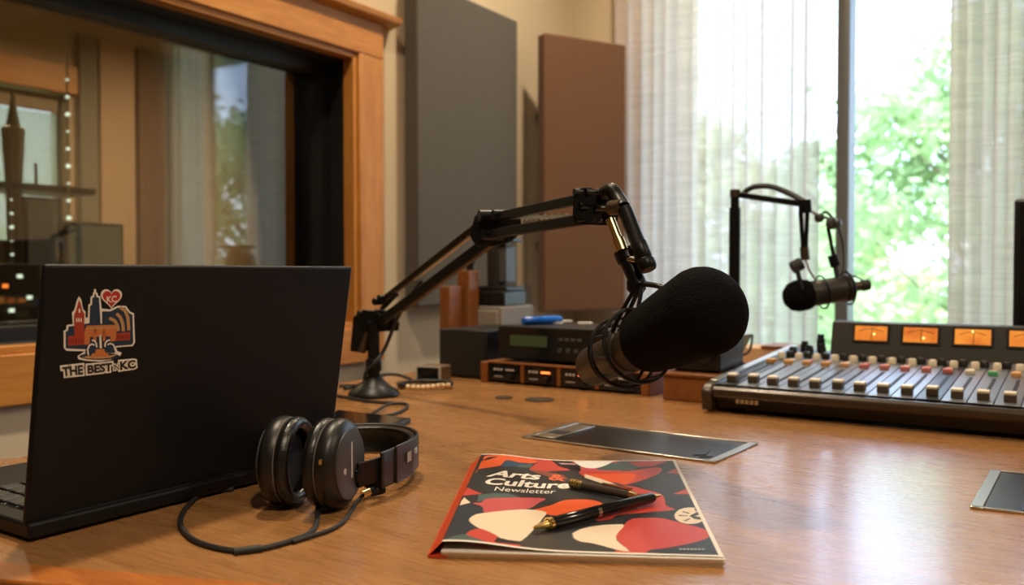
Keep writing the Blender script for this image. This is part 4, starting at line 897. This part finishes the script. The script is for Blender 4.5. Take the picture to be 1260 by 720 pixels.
glow_dot = mat('meter_bulb_glow', (1, .8, .4), .4, emit=((1, .72, .25), 2.2))
mq = [((1053, 402), (1092, 420)), ((1112.5, 402.5), (1156.5, 422)), ((1177, 404), (1225, 424))]
pts0 = [onpl(a[0], a[1], face_p, face_n) for a, c in mq]; 
exw = FC.to_3x3() @ EX
q0 = (pts0[0]-face_p).dot(exw); q1 = (onpl(1092, 410, face_p, face_n)-face_p).dot(exw); q2 = (pts0[1]-face_p).dot(exw)
mw = q1-q0; mp_ = q2-q0; zb0 = (onpl(1112, 421, face_p, face_n)-face_p).dot(face_u); zb1 = (onpl(1112, 403, face_p, face_n)-face_p).dot(face_u)
for k in range(7):
    a = q0+mp_*k
    if a+mw > CWD-BX0: break
    W_ = lambda x, z, e: face_p+exw*x+face_u*z+face_n*e
    sh = MB().slab([W_(a-.004, zb0-.004, 0), W_(a+mw+.004, zb0-.004, 0), W_(a+mw+.004, zb1+.004, 0), W_(a-.004, zb1+.004, 0)], face_n, .0022).build('meter_bezel', black, con)
    MB().slab([W_(a, zb0, .0022), W_(a+mw, zb0, .0022), W_(a+mw, zb1, .0022), W_(a, zb1, .0022)], face_n, .0006).build('meter_face', amber, sh)
    b = MB(); c = a+mw*.52; b.bar(W_(c, zb0+.001, .0032), W_(c+.001, zb1-.002, .0032), .0009, .0004, face_n); b.build('needle', black, sh)
    b = MB(); b.tube([W_(a+mw*(.12+.76*j/10), zb0+(zb1-zb0)*(.62+.2*math.sin(PI*j/10)), .003) for j in range(11)], .0005, 4); b.build('scale_line', black, sh)
    b = MB(); c = a+mw*(.6, .6, .5)[k % 3]; b.lathe([(.0022, 0), (.0012, .0008)], W_(c, zb0+(zb1-zb0)*(.45, .3, .85)[k % 3], .0026), face_n, 12); b.build('meter_bulb', glow_dot, sh)
# tall knobs at the rear-left of the console
for x, y, hgt in ((.045, .43, .022), (.062, .40, .018), (.07, .455, .034), (.082, .415, .02), (.03, .40, .014)):
    MB(FC).lathe([(.008, 0), (.008, hgt*.7), (.0065, hgt*.75), (.0065, hgt)], (x, y, top(y)+.001), UPZ, 14).build('rear_knob', black, con)

# ================================================================== MONITOR at the rear right
mp0 = at(1246, 335, 1.70)
mon = thing('monitor', 'black flat monitor on a stand behind the console beside the beige curtain', 'monitor', V((mp0.x, mp0.y, DESKZ)))
FM = frame(V((mp0.x, mp0.y, DESKZ)), V((1, -.15, 0)))
zt_ = at(1246, 245, 1.70).z-DESKZ
b = MB(FM); b.bb(0, .46, 0, .03, .09, zt_); b.build('housing', black, mon, bevel=.006, seg=3)
MB(FM).bb(.012, .448, -.001, .001, .105, zt_-.012).build('screen', blackgloss, mon)
MB(FM).bb(.2, .26, .03, .05, .02, .22).build('stand_neck', black, mon, bevel=.003)
MB(FM).bb(.12, .34, -.05, .12, 0, .012).build('stand_foot', black, mon, bevel=.003)

# ================================================================== RACK GEAR at the back of the desk
FRK = frame(C2(-.0617, 1.752, DESKZ), EX)
pre = thing('four_channel_preamp', 'low four-bay preamp unit with wooden end cheeks on the desk', 'audio unit', FRK)
PW, PD, PH = .375, .21, .04
MB(FRK).bb(.016, PW-.016, .002, PD, .004, PH).build('chassis', black, pre, bevel=.001)
for x in (0, PW-.016): MB(FRK).bb(x, x+.016, -.006, PD, 0, PH+.002).build('end_cheek', woodbox, pre, bevel=.002)
MB(FRK).bb(.016, PW-.016, -.002, .02, PH, PH+.003).build('top_rail', woodbox, pre, bevel=.001)
led_o = mat('led_orange', (1, .25, .05), .4, emit=((1, .22, .04), 3.0)); led_w = mat('legend_white', (.6, .55, .5), .5)
for k in range(4):
    x0 = .022+k*.084
    if k: MB(FRK).bb(x0-.011, x0-.003, -.001, .003, .004, PH).build('bay_divider', woodbox, pre)
    bay = MB(FRK).bb(x0, x0+.07, -.001, .003, .006, PH-.003).build('bay_panel', blackgloss, pre)
    for j in range(3): MB(FRK).cyl((x0+.012+.008*j, -.001, .028), (x0+.012+.008*j, -.004, .028), .0022, n=10).build('push_button', led_w, bay)
    MB(FRK).bb(x0+.038, x0+.058, -.0025, -.001, .0265, .0295).build('legend', led_o if k in (1, 2) else led_w, bay)
    MB(FRK).cyl((x0+.05, -.001, .014), (x0+.05, -.012, .014), .006, n=14).build('knob', black, bay)
    MB(FRK).bb(x0+.01, x0+.03, -.002, -.001, .013, .0145).build('legend', led_w, bay)
FPL = FRK @ Matrix.Translation((.022, .03, PH+.003))
ply = thing('rack_player', 'black rack media player with a dim green display, on the preamp unit', 'audio unit', FPL)
MB(FPL).bb(0, .345, 0, .18, .004, .072).build('chassis', black, ply, bevel=.002)
for x in (.03, .32):
    for y in (.03, .15): MB(FPL).cyl((x, y, 0), (x, y, .005), .01).build('rubber_foot', rubber, ply)
MB(FPL).bb(.0, .345, -.003, 0, .006, .070).build('front_panel', blackgloss, ply, bevel=.001)
MB(FPL).bb(.03, .118, -.0042, -.003, .032, .054).build('display', mat('dim_green_display', (.03, .045, .02), .3, emit=((.10, .14, .05), .12)), ply)
for j in range(4): MB(FPL).bb(.145+.014*j, .155+.014*j, -.0055, -.003, .046, .052).build('transport_button', mat('button_dark_grey', (.06, .06, .06), .4), ply, bevel=.0008)
for j in range(3): MB(FPL).cyl((.15+.018*j, -.003, .028), (.15+.018*j, -.008, .028), .0045, n=12).build('knob', mat('button_dark_grey', (.06, .06, .06), .4), ply)
MB(FPL).bb(.05, .10, -.0036, -.003, .018, .020).build('disc_slot', wf, ply)
# black case left of the player
FBX = frame(C2(-.158, 1.846, DESKZ), EX)
bx = thing('equipment_case', 'plain black equipment case between the adapter and the player', 'audio unit', FBX)
MB(FBX).bb(0, .125, 0, .2, .002, .103).build('case', black, bx, bevel=.003)
MB(FBX).bb(.004, .121, -.002, 0, .008, .098).build('front_panel', mat('front_black_matt', (.010, .010, .010), .55), bx)
for x in (.02, .105):
    for y in (.03, .17): MB(FBX).cyl((x, y, 0), (x, y, .003), .008).build('rubber_foot', rubber, bx)
# wooden box and black amplifier right of the preamp
FWB = frame(onz(815, 492), EX)
wb = thing('wooden_box', 'small orange brown wooden box beside the console, under the microphone', 'box', FWB)
MB(FWB).bb(0, .10, 0, .15, 0, .042).build('box_body', woodbox, wb, bevel=.003)
MB(FWB).bb(-.002, .102, -.002, .152, .042, .050).build('box_lid', woodbox, wb, bevel=.003)
MB(FWB).cyl((.088, -.001, .026), (.088, -.010, .026), .005).build('brass_knob', brass, wb)
FAM = FWB @ Matrix.Translation((.004, .02, .0502))
am = thing('amplifier', 'black half-rack amplifier on the wooden box behind the microphone', 'audio unit', FAM)
MB(FAM).bb(0, .094, 0, .12, .003, .062).build('chassis', black, am, bevel=.002)
for x in (.012, .08):
    for y in (.015, .105): MB(FAM).cyl((x, y, 0), (x, y, .004), .006).build('rubber_foot', rubber, am)
MB(FAM).bb(.002, .092, -.002, 0, .006, .060).build('front_panel', blackgloss, am)
MB(FAM).cyl((.07, -.002, .03), (.07, -.014, .03), .012).build('volume_knob', black, am)
# things lying on the player
ptz = DESKZ+PH+.003+.072
def onp(x, y, z): return onz(x, y, z)
a_, c_ = onp(644, 395, ptz+.009), onp(691, 393, ptz+.009)
bl = thing('marker', 'chunky glossy blue marker lying on top of the player', 'marker', a_)
blue = mat('marker_blue', srgb(24, 92, 190), .25)
dx = (c_-a_).normalized(); Lm = (c_-a_).length
MB().lathe([(.0, -.001), (.007, 0), (.0085, .003), (.0085, Lm*.42), (.0075, Lm*.43), (.0075, Lm*.95), (.0, Lm)], a_, dx, 18).build('barrel', blue, bl)
MB().lathe([(.0088, Lm*.43), (.0088, Lm*.9), (.007, Lm*.97)], a_, dx, 18).build('cap', mat('marker_blue_cap', srgb(36, 112, 214), .25), bl)
for i, (x, y, w_, l_) in enumerate(((684, 398.5, .03, .02), (698, 396.5, .022, .016), (720, 399, .03, .018))):
    p = onp(x, y, ptz); o = MB(frame(p, RIGHT)).box((0, 0, .0022), (w_, l_, .004)).build('memory_stick' if i == 1 else 'adhesive_notes', mat('note_white', (.7, .68, .64), .5), None, bevel=.0006)
    tag(o, ('small white pad of notes beside the blue marker', 'tiny pale plastic stick between two note pads on the player', 'small white pad of notes behind the microphone tail')[i], ('notes', 'memory stick', 'notes')[i])
# small adapter box with pale rimmed face
FAD = frame(onz(512, 470.5), RIGHT*.93-FH*.36)
ad = thing('adapter_box', 'small bronze grey adapter box with pale rimmed black face', 'adapter', FAD)
MB(FAD).bb(-.0, .056, .0, .05, 0, .034).build('shell', mat('adapter_shell', srgb(112, 94, 74), .45, metal=.3), ad, bevel=.003)
for q in ((0, .056, .0315, .035), (0, .0035, 0, .0315), (.0525, .056, 0, .0315)): MB(FAD).bb(q[0], q[1], -.003, 0, q[2], q[3]).build('face_rim', mat('pale_rim', srgb(196, 190, 178), .4), ad)
MB(FAD).bb(.0035, .0525, -.002, 0, .001, .0315).build('face_plate', blackgloss, ad)
b = MB(); pts = []
for k in range(150):
    a = 2*PI*2.6*k/150; pts.append(onz(524, 472, DESKZ+.004+.0018*k/50)+RIGHT*math.cos(a)*(.05+.004*math.sin(k*.3))+FH*math.sin(a)*.042)
pts = [p for p in pts]
o = b.tube(pts, .0036, 7).build('coiled_cable', rubber, None); tag(o, 'black cable coiled in loops round the small adapter box', 'cable')
bd = MB()
bead = thing('bead_bracelet', 'string of pale wooden beads lying on the coiled black cable', 'beads', onz(522, 476))
for k in range(9):
    p = onz(502+k*6.2, 475.5+1.2*math.sin(k*.5+.6), DESKZ+.0125); MB().lathe([(.0005, -.0048), (.0038, -.0034), (.0048, 0), (.0038, .0034), (.0005, .0048)], p, RIGHT, 10).build('bead', mat('bead_cream', srgb(222, 196, 150), .5), bead)
# loose cables by the arm base
o = MB().tube(spline(desk_path([(400, 484, .003), (420, 488, .003), (455, 494, .003), (485, 496, .003), (501, 498, .003), (496, 505, .003), (478, 511, .003), (457, 513, .003), (450, 517, .004), (462, 507, .006), (478, 498, .006), (492, 496, .006)]), 6), .0026, 7).build('power_cable', rubber, None); tag(o, 'thin black cable looped on the desk in front of the arm base', 'cable')
o = MB().tube(spline(desk_path([(417, 475, .004), (430, 474.5, .004), (442, 473.5, .004)])+[at(455, 466, 1.64), at(475, 461, 1.70), at(492, 462, 1.75), onz(506, 467, DESKZ+.006)], 6), .0032, 7).build('power_cable', rubber, None); tag(o, 'black cable running behind the arm post to the adapter box', 'cable')

# gear on the shelf behind the player: bracket, boxes, camera
SHZ = DESKZ
bkD = 2.16
FBK = frame(C2((560-630)/FPX*bkD, bkD, 0), EX)
sh = thing('wall_cabinet', 'low grey cabinet standing behind the player under the brown panel', 'cabinet', C2(-.15, 2.42, 0))
cw0, cw1 = at(556, 376, 2.4), at(640, 376, 2.52)
FCB = frame(V((cw0.x, cw0.y, 0)), EX); cwl = .17
MB(FCB).bb(0, cwl, 0, .16, .02, cw0.z).build('cabinet_body', mat('cabinet_grey', srgb(128, 120, 110), .6), sh, bevel=.004)
MB(FCB).bb(.008, cwl-.008, -.008, 0, .03, cw0.z-.01).build('cabinet_door', mat('cabinet_grey_door', srgb(136, 128, 118), .6), sh, bevel=.003)
MB(FCB).bb(.01, cwl-.01, .01, .15, 0, .02).build('plinth', black, sh)
FWX = frame(at(541, 402, 2.28), EX); zz = FWX.translation.z
wd = thing('wooden_crate', 'upright pair of orange brown wooden boxes behind the black equipment case', 'box', FWX)
MB(FWX).bb(0, .034, 0, .06, -zz, .108).build('tall_box', woodbox, wd, bevel=.002)
MB(FWX).bb(.01, .05, .065, .11, -zz, .150).build('back_box', woodbox, wd, bevel=.002)
FCM = frame(V((cw0.x, cw0.y, cw0.z)), EX)
cm = thing('video_camera', 'dark grey camera in a black cradle on the grey cabinet', 'camera', FCM)
MB(FCM).bb(.0, .165, .02, .13, 0, .042).build('cradle', black, cm, bevel=.004)
MB(FCM).bb(.03, .165, .03, .12, .042, .055).build('tray', black, cm, bevel=.003)
b = MB(FCM); b.lathe([(.028, 0), (.030, .004), (.030, .10), (.033, .105), (.033, .12), (.026, .124)], (.105, .075, .055), UPZ, 24); b.build('camera_body', mat('camera_grey', (.03, .032, .034), .45), cm)
MB(FCM).bb(.125, .15, .05, .10, .065, .165).build('side_plate', mat('camera_light_grey', (.07, .075, .075), .45), cm, bevel=.003)
MB(FCM).bb(.07, .165, .035, .11, .178, .188).build('top_plate', black, cm, bevel=.002)
b = MB(FCM); b.tube(spline([(.03, .06, .04), (.02, .06, .10), (.035, .06, .15), (.07, .06, .165)], 6), .012, 10); b.build('handle', black, cm)
# pale wall plate on the wall by the brown panel
wp = onpl(645, 370, V((WX+.004, 0, 0)), EX)
wpt = thing('wall_plate', 'pale grey switch plate on the wall between the two panels', 'wall plate', wp)
b = MB(); b.bb(WX, WX+.008, wp.y-.045, wp.y+.045, wp.z-.06, wp.z+.06); b.build('plate', mat('plate_pale', srgb(168, 164, 152), .5), wpt, bevel=.002)
MB().cyl((WX+.008, wp.y-.005, wp.z+.022), (WX+.012, wp.y-.005, wp.z+.022), .007).build('jack_socket', black, wpt)
# clear tablet stand and wires by the post
sp = onz(912, 458)
tsn = thing('acrylic_stand', 'smoky clear sheet leaning on the boom post behind the console', 'stand', sp)
MB().slab([at(897, 448, 1.80), at(908, 446, 1.78), at(926, 411, 1.80), at(905, 413, 1.83)], FH, .003).build('sheet', mat('smoke_sheet', (.10, .12, .11), .2), tsn)
b = MB(); b.bar(onz(893, 464), at(905, 430, 1.80), .012, .006); b.build('foot', black, tsn)
for i, pts in enumerate((((926, 412, 1.79), (922, 432, 1.79), (908, 440, 1.78), (898, 452, 1.78), (885, 458, 1.76)), ((898, 425, 1.80), (905, 440, 1.79), (916, 448, 1.78), (925, 452, 1.80)), ((878, 452, 1.72), (890, 446, 1.74), (902, 448, 1.75), (893, 460, 1.74)))):
    o = MB().tube(spline([at(*p) for p in pts], 6), .0025, 6).build('patch_cable', rubber, None); tag(o, ('black patch cable curling round the clear sheet', 'short black patch cable hanging behind the clear sheet', 'black patch cable lying over the amplifier side')[i], 'cable')
bxp = at(898, 450, 2.02)
FCR = frame(onz(893, 335+236.25/2.05), EX)
crd = thing('cardboard_box', 'low beige cardboard box on the desk behind the boom post', 'box', FCR)
hb = at(930, 424, 2.1).z-DESKZ
MB(FCR).bb(0, .17, 0, .10, 0, max(.03, hb)).build('box_body', mat('cardboard', srgb(206, 170, 134), .8), crd, bevel=.002)
MB(FCR).bb(.085, .172, -.002, .102, max(.03, hb), max(.03, hb)+.006).build('flap', sillm, crd)

# ================================================================== CONTROL ROOM beyond the glass
tanp = mat('panel_rose_tan', srgb(176, 142, 112), .9); brp = mat('panel_brown', srgb(106, 78, 58), .9); olv = mat('panel_olive_grey', srgb(120, 110, 92), .9)
def farY(px): 
    p = onpl(px, 335, V((CX0, 0, 0)), EX); return p.y
for x0, x1, m, lb in ((96, 118, olv, 'olive grey wall panel beside the control room window'), (121, 163, tanp, 'rose tan wall panel in the control room'), (168, 200, brp, 'dark brown wall panel in the control room'), (206, 246, olv, 'wide olive grey wall panel in the control room')):
    o = MB().bb(CX0, CX0+.05, farY(x0), farY(x1), .1, 2.45).build('wall_panel', m, None, bevel=.006); tag(o, lb, 'wall panel', 'control room wall panels')
cdp = V((-3.2, 0, 0))
ct = thing('control_desk', 'long dark desk standing in the control room behind the glass', 'desk', (-3.3, .9, 0))
MB().bb(-3.6, -2.75, -.6, 2.4, .78, .82).build('worktop', mat('dark_worktop', (.03, .025, .02), .4), ct, bevel=.004)
for y in (-.5, .9, 2.3): MB().bb(-3.55, -2.8, y-.02, y+.02, 0, .78).build('leg', black, ct)
def scr(px0, px1, py0, X, label, m):
    a, c = onpl(px0, py0, V((X, 0, 0)), EX), onpl(px1, py0, V((X, 0, 0)), EX); T = thing('computer_monitor', label, 'monitor', (X, (a.y+c.y)/2, .82))
    MB().bb(X-.03, X, a.y, c.y, .93, a.z).build('housing', black, T, bevel=.004); MB().bb(X, X+.003, a.y+.012, c.y-.012, .945, a.z-.012).build('screen', m, T)
    y = (a.y+c.y)/2; MB().bb(X-.05, X-.03, y-.03, y+.03, .83, 1.0).build('stand_neck', black, T); MB().bb(X-.1, X+.08, y-.09, y+.09, .82, .832).build('stand_foot', black, T, bevel=.003)
scr(30, 75, 241, -3.25, 'dark monitor below the tower model in the control room', mat('screen_brown', (.05, .042, .03), .3, emit=((.09, .075, .05), .6)))
scr(80, 152, 272, -3.05, 'wide olive screened monitor in the control room', mat('screen_olive', (.05, .05, .035), .3, emit=((.10, .095, .065), .7)))
# equipment rack with LEDs
ra, rc = onpl(-25, 240, V((-2.9, 0, 0)), EX), onpl(50, 325, V((-2.9, 0, 0)), EX)
rk = thing('equipment_rack', 'dark equipment rack with small lights behind the studio glass', 'rack', (-3.0, ra.y, .82))
MB().bb(-3.1, -2.9, ra.y, rc.y, .82, rc.z).build('frame', black, rk, bevel=.003)
ledb = mat('led_blue', (.2, .6, 1), .4, emit=((.25, .65, 1), 3)); ledw = mat('led_pale', (.8, 1, .9), .4, emit=((.8, 1, .9), 2))
for x, y, m in ((10, 404, ledb), (6, 352, led_o), (14, 382, ledw), (36, 366, ledw), (24, 340, ledw), (40, 395, led_o)):
    p = onpl(x, y, V((-2.9, 0, 0)), EX)
    if p.z > .83: MB().bb(-2.9, -2.895, p.y-.008, p.y+.008, p.z-.006, p.z+.006).build('indicator', m, rk)
# tower model
Xt = -3.45; tb_, tt = onpl(18, 300, V((Xt, 0, 0)), EX), onpl(18, 108, V((Xt, 0, 0)), EX)
tw = thing('tower_model', 'pale model of a pointed tower standing before the control room window', 'model', (Xt, tb_.y, tb_.z))
ppm = (onpl(28, 200, V((Xt, 0, 0)), EX)-onpl(18, 200, V((Xt, 0, 0)), EX)).length/10; zf = lambda py: onpl(18, py, V((Xt, 0, 0)), EX).z
twm = mat('tower_grey_brown', srgb(150, 140, 112), .6)
b = MB(); b.lathe([(9*ppm, zf(300)-zf(300)), (10*ppm, zf(230)-zf(300)), (14*ppm, zf(165)-zf(300)), (14*ppm, zf(158)-zf(300)), (9*ppm, zf(156)-zf(300)), (5*ppm, zf(135)-zf(300)), (1.2*ppm, zf(108)-zf(300))], V((Xt, tb_.y, zf(300))), UPZ, 8); b.build('tower_shaft', twm, tw)
MB().bb(Xt-.12, Xt+.12, tb_.y-.10, tb_.y+.26, zf(236), zf(228)).build('shelf_ledge', black, tw)
MB().bb(Xt-.08, Xt+.08, tb_.y-.08, tb_.y+.08, .82, zf(300)+.01).build('plinth', twm, tw)
for y in (-.085, .085): MB().cyl((Xt, tb_.y+y, zf(232)), (Xt, tb_.y+y, zf(198)), .006).build('finial', twm, tw)
for px, y0, y1, n_, lb in ((82, 98, 268, 9, 'row of small glowing dots for reflected glints beside the control room window'), (14, 246, 330, 6, 'short row of pale glowing dots for glints in front of the tower model')):  # glowing dots stand in for reflected glints; the wire is added to carry them
    Xs = -3.2; T = thing('glint_dots', lb, 'glint dots', onpl(px, y1, V((Xs, 0, 0)), EX))
    p0, p1 = onpl(px, y0-60 if px > 50 else y0, V((Xs, 0, 0)), EX), onpl(px, y1, V((Xs, 0, 0)), EX); p1 = V((p0.x, p0.y, p1.z)); 
    if px > 50: p0 = V((p0.x, p0.y, CEIL))
    else: p1.z = .82
    MB().tube([p0, p1], .004, 6).build('wire', mat('wire_pale', (.4, .4, .36), .5), T)
    for k in range(n_):
        z = onpl(px, y0+(y1-y0)*k/(n_-1), V((Xs, 0, 0)), EX).z; r = .009*(.6+.4*((k*7) % 3)/2)*(1 if px > 50 else .8)
        MB().lathe([(.001, -r), (r*.8, -r*.6), (r, 0), (r*.8, r*.6), (.001, r)], V((p1.x, p1.y, z)), UPZ, 10).build('glow_dot', ledw, T)
